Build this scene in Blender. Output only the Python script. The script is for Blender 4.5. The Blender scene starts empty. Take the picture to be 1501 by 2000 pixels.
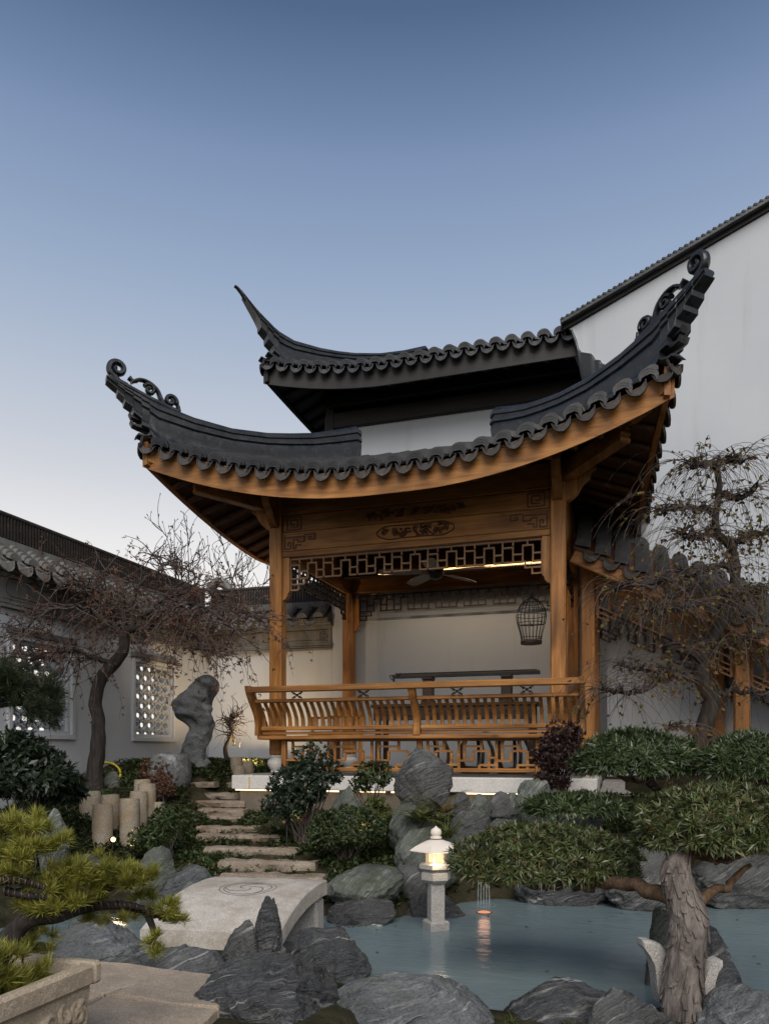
import bpy, bmesh, math, random
from mathutils import Vector, Matrix, noise
import numpy as np

R = math.radians
scene = bpy.context.scene
COL = scene.collection
rnd = random.Random(7)

# ------------------------------------------------------------------ camera
EYE = 1.30                       # eye height above the pond (water at z = 0)
F_PX, HOR, CX = 1480.0, 1470.0, 750.5
YAW = R(17.6)
cam_d = bpy.data.cameras.new('camera')
cam = bpy.data.objects.new('camera', cam_d)
COL.objects.link(cam)
cam.location = (0, 0, EYE)
cam.rotation_euler = (R(90), 0, YAW)
cam_d.sensor_fit = 'HORIZONTAL'
cam_d.sensor_width = 36.0
cam_d.lens = 36.0 * F_PX / 1501.0
cam_d.shift_y = (HOR - 1000.0) / 1501.0
cam_d.clip_end = 500.0
scene.camera = cam

# ------------------------------------------------------------------ sky and light
SUN_EL, SUN_AZ = R(43.0), R(200.0)    # soft evening light from behind the camera
world = bpy.data.worlds.new('World')
scene.world = world
world.use_nodes = True
wn = world.node_tree.nodes
wl = world.node_tree.links
wn.clear()
sky = wn.new('ShaderNodeTexSky')
sky.sky_type = 'NISHITA'
sky.sun_disc = False
sky.sun_elevation = SUN_EL
sky.sun_rotation = -SUN_AZ
sky.air_density = 1.0
sky.dust_density = 0.5
sky.ozone_density = 5.0
SKY_K = 0.08
bg = wn.new('ShaderNodeBackground')
bg.inputs['Strength'].default_value = SKY_K
# the thick evening haze: the same all round the horizon, thinning with height
wtc = wn.new('ShaderNodeTexCoord')
wsep = wn.new('ShaderNodeSeparateXYZ')
wl.new(wtc.outputs['Generated'], wsep.inputs[0])
def wramp(stops):
    r = wn.new('ShaderNodeValToRGB'); e = r.color_ramp.elements
    while len(e) < len(stops): e.new(.5)
    for k, (p, c) in enumerate(stops):
        e[k].position = p; e[k].color = (*c, 1) if hasattr(c, '__len__') else (c, c, c, 1)
    wl.new(wsep.outputs[2], r.inputs['Fac']); return r.outputs['Color']
haze_c = wramp([(0.0, (1.0, .92, .84)), (.16, (.92, .87, .83)), (.25, (.79, .78, .78)), (.33, (.60, .62, .665)), (.51, (.365, .455, .60)), (.64, (.28, .38, .585)), (1.0, (.26, .37, .56))])
haze_f = wramp([(0.0, 1.0), (.33, .96), (.51, .80), (.61, .58), (.70, .14), (.85, .0), (1.0, 0.0)])
hz = wn.new('ShaderNodeMix'); hz.data_type = 'RGBA'; hz.blend_type = 'MIX'
hk = wn.new('ShaderNodeVectorMath'); hk.operation = 'SCALE'; hk.inputs['Scale'].default_value = 1.0/SKY_K
wl.new(haze_c, hk.inputs[0])
wl.new(haze_f, hz.inputs[0]); wl.new(sky.outputs[0], hz.inputs[6]); wl.new(hk.outputs[0], hz.inputs[7])
wo = wn.new('ShaderNodeOutputWorld')
wl.new(hz.outputs[2], bg.inputs['Color'])
wl.new(bg.outputs[0], wo.inputs['Surface'])

sun_d = bpy.data.lights.new('sun', 'SUN')
sun_d.energy = 2.9
sun_d.angle = R(45)
sun_d.color = (1.0, 0.93, 0.84)
sun = bpy.data.objects.new('sun', sun_d)
COL.objects.link(sun)
_sd = Vector((-math.sin(SUN_AZ) * math.cos(SUN_EL), math.cos(SUN_AZ) * math.cos(SUN_EL), math.sin(SUN_EL)))
sun.rotation_euler = _sd.to_track_quat('Z', 'Y').to_euler()

vs = scene.view_settings
vs.view_transform = 'Standard'
vs.look = 'None'
vs.gamma = 1.0
vs.use_curve_mapping = False
vs.exposure = 0.12
scene.cycles.use_denoising = True
scene.cycles.max_bounces = 8
scene.cycles.transparent_max_bounces = 8
scene.cycles.sample_clamp_indirect = 4.0
scene.cycles.caustics_reflective = False
scene.cycles.caustics_refractive = False

# ------------------------------------------------------------------ places
CA, SA = math.cos(YAW), math.sin(YAW)
def pw(px, py, d):
    """the point of the place that stands d metres ahead at this bearing and height"""
    xc = (px - CX) / F_PX * d
    return Vector((xc * CA - d * SA, xc * SA + d * CA, EYE - (py - HOR) / F_PX * d))
def onz(px, py, z):
    return pw(px, py, F_PX * (EYE - z) / (py - HOR))
def sc_(d):
    return d / F_PX              # metres per photograph pixel at distance d

# ------------------------------------------------------------------ mesh helpers
class MB:
    def __init__(s):
        s.v = []; s.f = []
    def add(s, vs_, fs_):
        o = len(s.v)
        s.v.extend(vs_)
        s.f.extend([tuple(i + o for i in f) for f in fs_])
        return s
    def box(s, x0, x1, y0, y1, z0, z1, c=0.0, M=None):
        if c <= 0:
            vs_ = [(x, y, z) for z in (z0, z1) for y in (y0, y1) for x in (x0, x1)]
            fs_ = [(0, 2, 3, 1), (4, 5, 7, 6), (0, 1, 5, 4), (2, 6, 7, 3), (0, 4, 6, 2), (1, 3, 7, 5)]
        else:
            c = min(c, (x1-x0)*.45, (y1-y0)*.45, (z1-z0)*.45)
            vs_ = []; idx = {}
            for ix in (0, 1):
                for iy in (0, 1):
                    for iz in (0, 1):
                        X, Y, Z = (x0, x1)[ix], (y0, y1)[iy], (z0, z1)[iz]
                        cx, cy, cz = (c, -c)[ix], (c, -c)[iy], (c, -c)[iz]
                        idx[(ix, iy, iz, 0)] = len(vs_); vs_.append((X, Y+cy, Z+cz))
                        idx[(ix, iy, iz, 1)] = len(vs_); vs_.append((X+cx, Y, Z+cz))
                        idx[(ix, iy, iz, 2)] = len(vs_); vs_.append((X+cx, Y+cy, Z))
            fs_ = []
            for a in range(3):
                b, d = (a+1) % 3, (a+2) % 3
                for sa in (0, 1):
                    q = []
                    for (sb, sd) in ((0, 0), (1, 0), (1, 1), (0, 1)):
                        k = [0, 0, 0]; k[a] = sa; k[b] = sb; k[d] = sd
                        q.append(idx[(k[0], k[1], k[2], a)])
                    fs_.append(tuple(q if sa else q[::-1]))
                # edges along axis a
                for sb in (0, 1):
                    for sd in (0, 1):
                        k0 = [0, 0, 0]; k0[b] = sb; k0[d] = sd; k0[a] = 0
                        k1 = list(k0); k1[a] = 1
                        q = (idx[(*k0, b)], idx[(*k1, b)], idx[(*k1, d)], idx[(*k0, d)])
                        fs_.append(q if (sb ^ sd) == 0 else q[::-1])
            for ix in (0, 1):
                for iy in (0, 1):
                    for iz in (0, 1):
                        t = tuple(idx[(ix, iy, iz, k)] for k in range(3))
                        fs_.append(t if (ix + iy + iz) % 2 == 1 else t[::-1])
        if M is not None:
            vs_ = [tuple(M @ Vector(p)) for p in vs_]
        return s.add(vs_, fs_)
    def bar(s, a, b, w, h, up=(0, 0, 1), c=0.0):
        """rectangular bar from a to b, w wide and h high"""
        a = Vector(a); b = Vector(b)
        d = b - a; L = d.length
        x = d.normalized(); upv = Vector(up)
        y = upv.cross(x).normalized(); z = x.cross(y)
        M = Matrix(((x.x, y.x, z.x, a.x), (x.y, y.y, z.y, a.y), (x.z, y.z, z.z, a.z), (0, 0, 0, 1)))
        return s.box(0, L, -w/2, w/2, -h/2, h/2, c, M)
    def tube(s, pts, rad, n=8, cap=True):
        pts = [Vector(p) for p in pts]
        m = len(pts)
        if not hasattr(rad, '__len__'): rad = [rad] * m
        t0 = (pts[1] - pts[0]).normalized()
        ref = Vector((0, 0, 1)) if abs(t0.z) < .9 else Vector((1, 0, 0))
        nx = ref.cross(t0).normalized()
        o = len(s.v)
        cs = [(math.cos(2*math.pi*k/n), math.sin(2*math.pi*k/n)) for k in range(n)]
        for i in range(m):
            if i == 0: t = t0
            elif i == m-1: t = (pts[i]-pts[i-1])
            else: t = (pts[i+1]-pts[i-1])
            if t.length < 1e-9: t = t0
            t = t.normalized()
            nx = nx - t * nx.dot(t)
            if nx.length < 1e-6: nx = t.orthogonal()
            nx.normalize(); ny = t.cross(nx)
            p = pts[i]; r = rad[i]
            for c_, s_ in cs:
                q = p + nx * (c_*r) + ny * (s_*r)
                s.v.append((q.x, q.y, q.z))
        for i in range(m-1):
            for k in range(n):
                k2 = (k+1) % n
                s.f.append((o+i*n+k, o+i*n+k2, o+(i+1)*n+k2, o+(i+1)*n+k))
        if cap and n > 2:
            s.f.append(tuple(o+k for k in range(n))[::-1])
            s.f.append(tuple(o+(m-1)*n+k for k in range(n)))
        return s
    def loft(s, rings, closed=True, cap=True):
        """rings: equal-length lists of points"""
        n = len(rings[0]); o = len(s.v)
        for r in rings:
            for p in r: s.v.append(tuple(p))
        m = n if closed else n-1
        for i in range(len(rings)-1):
            for k in range(m):
                k2 = (k+1) % n
                s.f.append((o+i*n+k, o+i*n+k2, o+(i+1)*n+k2, o+(i+1)*n+k))
        if cap and closed:
            s.f.append(tuple(o+k for k in range(n))[::-1])
            s.f.append(tuple(o+(len(rings)-1)*n+k for k in range(n)))
        return s
    def lathe(s, prof, n=24, c=(0, 0, 0), cap=True):
        rings = [[(c[0]+r*math.cos(2*math.pi*k/n), c[1]+r*math.sin(2*math.pi*k/n), c[2]+z) for k in range(n)] for r, z in prof]
        return s.loft(rings, True, cap)
    def prism(s, poly, fn, t0, t1):
        """poly of 2-D points, fn(u, v, t) gives the 3-D point"""
        return s.loft([[fn(u, v, t0) for u, v in poly], [fn(u, v, t1) for u, v in poly]])
    def mesh(s, name):
        me = bpy.data.meshes.new(name)
        me.from_pydata(s.v, [], s.f)
        me.validate(clean_customdata=False)
        return me
    def build(s, name, mat, parent=None, smooth=False, loc=None, auto=None, fix=False):
        me = s.mesh(name)
        return mk(name, me, mat, parent, smooth, loc, auto, fix)

def mk(name, me, mat, parent=None, smooth=False, loc=None, auto=None, fix=False):
    if fix:
        bm = bmesh.new(); bm.from_mesh(me)
        bmesh.ops.recalc_face_normals(bm, faces=bm.faces)
        bm.to_mesh(me); bm.free()
    if mat is not None and not me.materials: me.materials.append(M_[mat] if isinstance(mat, str) else mat)
    if smooth or auto:
        me.polygons.foreach_set('use_smooth', [True] * len(me.polygons))
    if auto:
        me.set_sharp_from_angle(angle=R(auto))
    o = bpy.data.objects.new(name, me)
    COL.objects.link(o)
    if loc is not None: o.location = loc
    if parent is not None: o.parent = parent
    return o

def empty(name, loc=(0, 0, 0), rz=0.0):
    o = bpy.data.objects.new(name, None)
    COL.objects.link(o)
    o.empty_display_size = .1
    o.location = loc; o.rotation_euler = (0, 0, rz)
    return o
def tag(o, label, cat, group=None):
    o['label'] = label; o['category'] = cat
    if group: o['group'] = group
    return o
def struct(o, kind='structure'):
    o['kind'] = kind
    return o
def inst(name, src, parent=None, M=None):
    """another object with the same mesh data"""
    o = bpy.data.objects.new(name, src.data if hasattr(src, 'data') else src)
    COL.objects.link(o)
    if parent is not None: o.parent = parent
    if M is not None: o.matrix_basis = M
    return o
def quads_np(name, P, mat, parent=None, smooth=False, tri=False):
    """P: (n, k, 3) array of separate k-gons -> one mesh"""
    n, k = P.shape[0], P.shape[1]
    me = bpy.data.meshes.new(name)
    me.vertices.add(n*k); me.vertices.foreach_set('co', P.astype(np.float32).ravel())
    me.loops.add(n*k); me.loops.foreach_set('vertex_index', np.arange(n*k, dtype=np.int32))
    me.polygons.add(n)
    me.polygons.foreach_set('loop_start', np.arange(0, n*k, k, dtype=np.int32))
    me.update(calc_edges=True)
    return mk(name, me, mat, parent, smooth)
def add_quads(o_name, parts, mat, parent=None):
    return quads_np(o_name, np.concatenate(parts, 0), mat, parent)
def lerp(a, b, t): return a + (b - a) * t
def interp(x, xs, ys): return float(np.interp(x, xs, ys))
def sstep(a, b, x):
    t = min(1, max(0, (x-a)/(b-a))); return t*t*(3-2*t)
def rotz(a): return Matrix.Rotation(a, 4, 'Z')
def catmull(pts, k=6):
    pts = [Vector(p) for p in pts]; out = []
    for i in range(len(pts)-1):
        p0 = pts[max(i-1, 0)]; p1 = pts[i]; p2 = pts[i+1]; p3 = pts[min(i+2, len(pts)-1)]
        for j in range(k):
            t = j/k
            out.append(.5*((2*p1)+(p2-p0)*t+(2*p0-5*p1+4*p2-p3)*t*t+(3*p1-p0-3*p2+p3)*t**3))
    out.append(pts[-1]); return out

# ------------------------------------------------------------------ materials
M_ = {}
class NT:
    def __init__(s, name, rough=.7, spec=.3):
        m = bpy.data.materials.new(name); m.use_nodes = True
        s.m = m; s.n = m.node_tree.nodes; s.l = m.node_tree.links
        s.b = s.n['Principled BSDF']
        s.b.inputs['Roughness'].default_value = rough
        s.b.inputs['Specular IOR Level'].default_value = spec
        s.tc = s.n.new('ShaderNodeTexCoord')
        M_[name] = m
    def lk(s, a, b): s.l.new(a, b)
    def mapping(s, scale=(1, 1, 1), rot=(0, 0, 0), src='Object', loc=(0, 0, 0)):
        mp = s.n.new('ShaderNodeMapping')
        mp.inputs['Scale'].default_value = scale
        mp.inputs['Rotation'].default_value = rot
        mp.inputs['Location'].default_value = loc
        s.lk(s.tc.outputs[src], mp.inputs['Vector'])
        return mp.outputs[0]
    def geo(s):
        g = s.n.new('ShaderNodeNewGeometry'); return g
    def objrand(s):
        o = s.n.new('ShaderNodeObjectInfo'); return o.outputs['Random']
    def offset(s, vec, k=10.0):
        """shift texture by the object's random number"""
        a = s.n.new('ShaderNodeVectorMath'); a.operation = 'MULTIPLY_ADD'
        cb = s.n.new('ShaderNodeCombineXYZ')
        r = s.objrand()
        for i in range(3): s.lk(r, cb.inputs[i])
        s.lk(cb.outputs[0], a.inputs[0]); a.inputs[1].default_value = (k, k*.7, k*1.3)
        s.lk(vec, a.inputs[2])
        return a.outputs[0]
    def noise(s, vec, scale, detail=4, rough=.55, dist=0):
        t = s.n.new('ShaderNodeTexNoise')
        t.inputs['Scale'].default_value = scale; t.inputs['Detail'].default_value = detail
        t.inputs['Roughness'].default_value = rough; t.inputs['Distortion'].default_value = dist
        s.lk(vec, t.inputs['Vector']); return t.outputs['Fac']
    def noisec(s, vec, scale, detail=3):
        t = s.n.new('ShaderNodeTexNoise')
        t.inputs['Scale'].default_value = scale; t.inputs['Detail'].default_value = detail
        s.lk(vec, t.inputs['Vector']); return t.outputs['Color']
    def voro(s, vec, scale, feature='F1', out='Distance'):
        t = s.n.new('ShaderNodeTexVoronoi'); t.feature = feature
        t.inputs['Scale'].default_value = scale
        s.lk(vec, t.inputs['Vector']); return t.outputs[out]
    def wave(s, vec, scale, dist, detail=3, dscale=1.0, axis='X'):
        t = s.n.new('ShaderNodeTexWave'); t.bands_direction = axis
        t.inputs['Scale'].default_value = scale; t.inputs['Distortion'].default_value = dist
        t.inputs['Detail'].default_value = detail; t.inputs['Detail Scale'].default_value = dscale
        s.lk(vec, t.inputs['Vector']); return t.outputs['Fac']
    def ramp(s, fac, stops, interp='LINEAR'):
        r = s.n.new('ShaderNodeValToRGB'); e = r.color_ramp.elements
        r.color_ramp.interpolation = interp
        while len(e) < len(stops): e.new(.5)
        for k, (p, c) in enumerate(stops):
            e[k].position = p
            e[k].color = (c, c, c, 1) if not hasattr(c, '__len__') else (*c, 1)
        s.lk(fac, r.inputs['Fac']); return r.outputs['Color']
    def mix(s, fac, a, b, mode='MIX'):
        x = s.n.new('ShaderNodeMix'); x.data_type = 'RGBA'; x.blend_type = mode
        for key, val in ((0, fac), (6, a), (7, b)):
            if hasattr(val, 'is_output'): s.lk(val, x.inputs[key])
            elif key == 0: x.inputs[0].default_value = val
            else: x.inputs[key].default_value = (*val, 1) if len(val) == 3 else val
        return x.outputs[2]
    def math(s, op, a, b=None):
        x = s.n.new('ShaderNodeMath'); x.operation = op
        for k, v in ((0, a), (1, b)):
            if v is None: continue
            if hasattr(v, 'is_output'): s.lk(v, x.inputs[k])
            else: x.inputs[k].default_value = v
        return x.outputs[0]
    def color(s, c):
        if hasattr(c, 'is_output'): s.lk(c, s.b.inputs['Base Color'])
        else: s.b.inputs['Base Color'].default_value = (*c, 1)
    def rough(s, r):
        if hasattr(r, 'is_output'): s.lk(r, s.b.inputs['Roughness'])
        else: s.b.inputs['Roughness'].default_value = r
    def bump(s, h, strength=.3, dist=.02, prev=None):
        b = s.n.new('ShaderNodeBump')
        b.inputs['Strength'].default_value = strength; b.inputs['Distance'].default_value = dist
        s.lk(h, b.inputs['Height'])
        if prev is not None: s.lk(prev, b.inputs['Normal'])
        s.lk(b.outputs[0], s.b.inputs['Normal']); return b.outputs[0]

def wood(name, dark, mid, light, axis=0, rough=.5, knots=True):
    t = NT(name, rough, .35)
    sc = [9, 9, 9]; sc[axis] = .9
    v = t.offset(t.mapping(tuple(sc)), 13)
    g1 = t.noise(v, 1.6, 5, .6, .6)
    v2 = [70, 70, 70]; v2[axis] = 2.2
    g2 = t.noise(t.offset(t.mapping(tuple(v2)), 5), 1.0, 3, .6)
    big = t.noise(t.offset(t.mapping((1.3, 1.3, 1.3)), 9), 1.0, 3)
    c = t.ramp(g1, [(.28, dark), (.5, mid), (.72, light)])
    c = t.mix(t.ramp(g2, [(.35, .75), (.65, 1.15)]), (0, 0, 0), c)
    c2 = t.mix(t.ramp(big, [(.3, .58), (.7, 1.22)]), (0, 0, 0), c)
    if knots:
        kv = [3.0, 3.0, 3.0]; kv[axis] = 1.3
        k = t.voro(t.offset(t.mapping(tuple(kv)), 21), 1.4)
        c2 = t.mix(t.ramp(k, [(.04, .8), (.10, 0.0)]), c2, tuple(x*.35 for x in dark))
    cv = [55, 55, 55]; cv[axis] = .8
    crack = t.noise(t.offset(t.mapping(tuple(cv)), 31), 1.0, 2, .5)
    c2 = t.mix(t.ramp(crack, [(.66, 0.0), (.72, .75)]), c2, tuple(x*.3 for x in dark))
    c2 = t.mix(t.ramp(t.objrand(), [(0, .78), (1, 1.18)]), (0, 0, 0), c2)
    t.color(c2)
    t.bump(t.math('ADD', g2, t.math('MULTIPLY', g1, .6)), .25, .004)
    return t
wood('wood_x', (.19, .072, .017), (.35, .150, .037), (.47, .225, .066), 0)
wood('wood_y', (.19, .072, .017), (.35, .150, .037), (.47, .225, .066), 1)
wood('wood_z', (.19, .072, .017), (.36, .155, .039), (.50, .24, .073), 2)
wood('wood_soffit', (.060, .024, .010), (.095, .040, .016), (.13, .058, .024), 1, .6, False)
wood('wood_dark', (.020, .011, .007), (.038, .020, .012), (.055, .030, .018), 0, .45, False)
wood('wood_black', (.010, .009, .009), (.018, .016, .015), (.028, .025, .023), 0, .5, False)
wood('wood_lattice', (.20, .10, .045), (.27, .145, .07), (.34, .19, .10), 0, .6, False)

t = NT('plaster', .85, .2)
v = t.mapping((1, 1, 1))
n1 = t.noise(v, .7, 5, .6); n2 = t.noise(v, 6, 4, .6)
st = t.noise(t.mapping((3.0, 3.0, .35)), 1.5, 4, .6)
c = t.mix(t.ramp(n1, [(.3, 0.0), (.7, 1.0)]), (.41, .44, .475), (.47, .495, .525))
c = t.mix(t.ramp(st, [(.54, 0.0), (.76, .35)]), c, (.30, .30, .295))
t.color(c); t.bump(t.math('ADD', n2, t.noise(v, 40, 3)), .12, .006)

t = NT('frieze', .8, .2)
v = t.mapping((1, 1, 1))
c = t.ramp(t.noise(v, 2.2, 5, .65), [(.25, (.11, .105, .10)), (.55, (.185, .18, .17)), (.8, (.25, .245, .23))])
st = t.noise(t.mapping((7, 7, .7)), 1.2, 4, .6)
t.color(t.mix(t.ramp(st, [(.45, 0.0), (.7, .6)]), c, (.07, .066, .062))); t.bump(t.noise(v, 30, 4), .2, .006)

def tilemat(name, a, b, rough=.55):
    t = NT(name, rough, .4)
    v = t.offset(t.mapping((1, 1, 1)), 7)
    n = t.noise(v, 4.5, 5, .65)
    c = t.ramp(n, [(.25, a), (.7, b)])
    c = t.mix(t.ramp(t.noise(v, 14, 4, .7), [(.55, 0.0), (.72, .6)]), c, tuple(x*2.2+.012 for x in b))
    rr = t.objrand()
    c = t.mix(t.ramp(rr, [(0, .62), (.7, 1.1), (1, 1.6)]), (0, 0, 0), c)
    t.color(c)
    t.rough(t.ramp(t.noise(v, 9, 3), [(.3, rough-.14), (.7, rough+.15)]))
    t.bump(t.noise(v, 45, 4, .6), .25, .005)
tilemat('tile', (.011, .0115, .013), (.026, .027, .029), .45)
tilemat('tile_warm', (.022, .0185, .016), (.046, .039, .034))
tilemat('ridge_tile', (.009, .011, .014), (.022, .025, .030), .34)
tilemat('tile_upper', (.013, .015, .018), (.028, .031, .036), .5)

def rockmat(name, dk, md, lt, vein, moss=.0, wscale=5.0, rough=.6, rot=(0.3, .5, .2)):
    t = NT(name, rough, .35)
    v = t.offset(t.mapping((1, 1, 1), rot), 17)
    warp = t.n.new('ShaderNodeVectorMath'); warp.operation = 'MULTIPLY_ADD'
    t.lk(t.noisec(v, 1.7, 3), warp.inputs[0]); warp.inputs[1].default_value = (.22, .22, .22); t.lk(v, warp.inputs[2])
    wv = warp.outputs[0]
    def streak(sc, det, r_=.65):
        mp = t.n.new('ShaderNodeMapping'); mp.inputs['Scale'].default_value = sc; t.lk(wv, mp.inputs['Vector'])
        return t.noise(mp.outputs[0], 1.0, det, r_)
    s1 = streak((2.0, 2.4, wscale*4.5), 6, .7)
    s2 = streak((4.0, 6.0, wscale*16), 4, .6)
    s3 = streak((1.2, 1.2, wscale*7), 3, .5)
    big = t.noise(v, 2.3, 5, .62)
    mask = t.noise(v, 3.1, 4, .6)
    c = t.ramp(s1, [(.28, dk), (.46, md), (.60, md), (.78, lt)])
    f = t.math('MULTIPLY', t.ramp(s2, [(.54, 0.0), (.66, .6)]), t.ramp(mask, [(.42, .05), (.66, .9)]))
    c = t.mix(f, c, vein)
    f2 = t.math('MULTIPLY', t.ramp(s3, [(.62, 0.0), (.66, .7), (.72, .1)]), t.ramp(big, [(.42, 0.0), (.6, 1.0)]))
    c = t.mix(f2, c, tuple(min(.6, x*1.45) for x in vein))
    c = t.mix(t.ramp(big, [(.32, .55), (.66, 1.15)]), (0, 0, 0), c)
    sp = t.noise(v, 70, 3, .7)
    c = t.mix(t.ramp(sp, [(.3, .6), (.7, 1.35)]), (0, 0, 0), c)
    if moss:
        g = t.geo(); sx = t.n.new('ShaderNodeSeparateXYZ'); t.lk(g.outputs['Normal'], sx.inputs[0])
        mm = t.math('MULTIPLY', t.ramp(sx.outputs[2], [(.35, 0.0), (.9, 1.0)]), t.ramp(t.noise(v, 5.5, 5, .7), [(.5, 0.0), (.66, moss)]))
        c = t.mix(mm, c, (.080, .092, .048))
    t.color(c)
    t.rough(t.ramp(big, [(.3, rough-.18), (.7, rough+.15)]))
    h = t.math('ADD', t.math('MULTIPLY', s1, 1.1), t.math('MULTIPLY', s2, .55))
    h = t.math('ADD', h, t.math('MULTIPLY', t.noise(v, 9, 6, .68), 1.0))
    t.bump(h, 1.0, .05)
rockmat('rock_grey', (0.043, 0.045, 0.048), (0.131, 0.134, 0.133), (0.250, 0.250, 0.237), (0.500, 0.488, 0.450), .5, 5.0)
rockmat('rock_dark', (0.025, 0.026, 0.030), (0.077, 0.080, 0.085), (0.156, 0.160, 0.163), (0.413, 0.413, 0.394), .3, 4.0, .42, (.8, .2, .4))
rockmat('rock_green', (0.053, 0.060, 0.053), (0.150, 0.168, 0.143), (0.288, 0.300, 0.256), (0.562, 0.562, 0.488), .9, 4.2, .65, (.5, .9, .1))
rockmat('rock_blue', (0.050, 0.055, 0.060), (0.150, 0.159, 0.166), (0.275, 0.285, 0.288), (0.500, 0.500, 0.481), .5, 3.4, .55, (.1, .35, .7))
rockmat('rock_scholar', (.065, .069, .074), (.19, .20, .205), (.31, .32, .32), (.42, .42, .415), 0, 1.2, .65, (1.2, .3, .4))

def granite(name, a, b, sp, rough=.7, yellow=None, bumpk=.15):
    t = NT(name, rough, .3)
    v = t.offset(t.mapping((1, 1, 1)), 9)
    c = t.ramp(t.noise(v, 3.0, 5, .6), [(.3, a), (.7, b)])
    s1 = t.voro(v, 240, 'F1', 'Color')
    bw = t.n.new('ShaderNodeRGBToBW'); t.lk(s1, bw.inputs[0])
    c = t.mix(t.ramp(bw.outputs[0], [(.25, .55), (.5, 0.0)]), c, sp)
    c = t.mix(t.ramp(bw.outputs[0], [(.68, 0.0), (.85, .5)]), c, tuple(min(.8, x*1.5) for x in b))
    if yellow:
        c = t.mix(t.ramp(t.noise(v, 5.5, 5, .7), [(.42, 0.0), (.68, .8)]), c, yellow)
    t.color(c)
    t.bump(t.math('ADD', t.noise(v, 18, 5, .65), t.math('MULTIPLY', bw.outputs[0], .2)), bumpk, .02)
granite('granite', (.30, .285, .265), (.42, .40, .375), (.10, .095, .09))
granite('granite_white', (.58, .56, .525), (.70, .675, .64), (.30, .28, .26))
granite('granite_step', (.25, .205, .16), (.38, .325, .26), (.10, .08, .06), .85, (.17, .115, .07), 1.0)
granite('granite_post', (.29, .245, .19), (.42, .365, .29), (.12, .10, .08), .85, (.30, .22, .12), .7)
granite('bridge_stone', (.42, .385, .34), (.54, .50, .445), (.26, .24, .22), .75, (.27, .23, .18), .25)
granite('pot_stone', (.34, .28, .205), (.46, .385, .29), (.20, .165, .12), .8, (.25, .20, .145), .35)
granite('flagstone', (.34, .275, .205), (.46, .375, .285), (.18, .15, .12), .8, (.24, .20, .15), .3)
granite('plinth', (.15, .125, .10), (.21, .18, .145), (.10, .09, .075), .85, (.12, .10, .08), .2)
granite('concrete', (.11, .105, .10), (.17, .165, .155), (.08, .08, .08), .85)

def leafmat(name, cols, rough=.5, trans=.25, spec=.35):
    t = NT(name, rough, spec)
    g = t.geo()
    rp = g.outputs['Random Per Island']
    n = len(cols)
    c = t.ramp(rp, [(i/(n-1), cc) for i, cc in enumerate(cols)])
    nz = t.noise(t.mapping((1, 1, 1)), 11.0, 4)
    c = t.mix(t.ramp(nz, [(.32, .50), (.68, 1.4)]), (0, 0, 0), c)
    t.color(c)
    if trans:
        tr = t.n.new('ShaderNodeBsdfTranslucent'); t.lk(c, tr.inputs['Color'])
        ms = t.n.new('ShaderNodeMixShader'); ms.inputs[0].default_value = trans
        out = t.n['Material Output']
        t.lk(t.b.outputs[0], ms.inputs[1]); t.lk(tr.outputs[0], ms.inputs[2]); t.lk(ms.outputs[0], out.inputs['Surface'])
leafmat('leaf_podo', [(.14, .085, .035), (.042, .062, .022), (.070, .100, .032), (.115, .145, .048), (.085, .115, .038), (.20, .205, .080)], .36, .2, .5)
leafmat('leaf_podo_far', [(.030, .050, .020), (.050, .080, .030), (.080, .115, .042), (.062, .092, .036), (.13, .155, .065)], .36, .2, .5)
leafmat('leaf_pine', [(.12, .145, .026), (.23, .24, .042), (.33, .32, .06), (.42, .39, .09)], .5, .25)
leafmat('leaf_pine_dark', [(.016, .026, .012), (.028, .040, .016), (.042, .052, .020)], .5, .2)
leafmat('leaf_dark', [(.012, .024, .014), (.022, .040, .020), (.034, .055, .026), (.030, .042, .026)], .4, .2, .5)
leafmat('leaf_shrub', [(.022, .040, .015), (.038, .062, .020), (.055, .080, .026), (.075, .085, .03)], .45, .2)
leafmat('leaf_maple', [(.085, .042, .028), (.125, .062, .038), (.17, .090, .055), (.11, .060, .042), (.22, .125, .08)], .7, .3, .2)
leafmat('leaf_weep', [(.10, .095, .022), (.15, .125, .030), (.13, .075, .028), (.19, .10, .06), (.075, .085, .022)], .6, .3, .2)
leafmat('leaf_purple', [(.022, .012, .014), (.040, .018, .020), (.055, .022, .022), (.03, .02, .018)], .5, .2)
leafmat('leaf_fern', [(.045, .070, .016), (.085, .115, .026), (.12, .14, .035), (.10, .065, .025)], .5, .3)
leafmat('leaf_cover', [(.022, .038, .014), (.038, .062, .020), (.055, .085, .027), (.080, .095, .030)], .5, .2)
leafmat('leaf_dry', [(.07, .035, .018), (.11, .055, .028), (.15, .085, .045)], .8, .2, .2)

def bark(name, a, b, c3, sc=1.0, k=.8, stripes=True):
    t = NT(name, .85, .2)
    v = t.offset(t.mapping((1, 1, 1)), 5)
    w = t.noise(t.mapping((14*sc, 14*sc, 3.0*sc)), 1.0, 6, .65, .8)
    c = t.ramp(w, [(.3, a), (.5, b), (.72, c3)])
    c = t.mix(t.ramp(t.noise(v, 3, 4), [(.3, .7), (.7, 1.15)]), (0, 0, 0), c)
    t.color(c); t.bump(w, k, .03)
bark('bark_podo', (.055, .045, .040), (.17, .145, .13), (.32, .28, .255), 1.2, 1.0)
bark('bark_dark', (.014, .012, .011), (.034, .029, .026), (.065, .056, .050), 1.4)
bark('bark_maple', (.020, .016, .014), (.050, .042, .037), (.10, .088, .078), 1.3)
bark('bark_twig', (.050, .038, .034), (.10, .080, .072), (.16, .135, .125), 3)
bark('bark_bare', (.030, .024, .022), (.055, .045, .040), (.08, .07, .062), 3)
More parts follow.
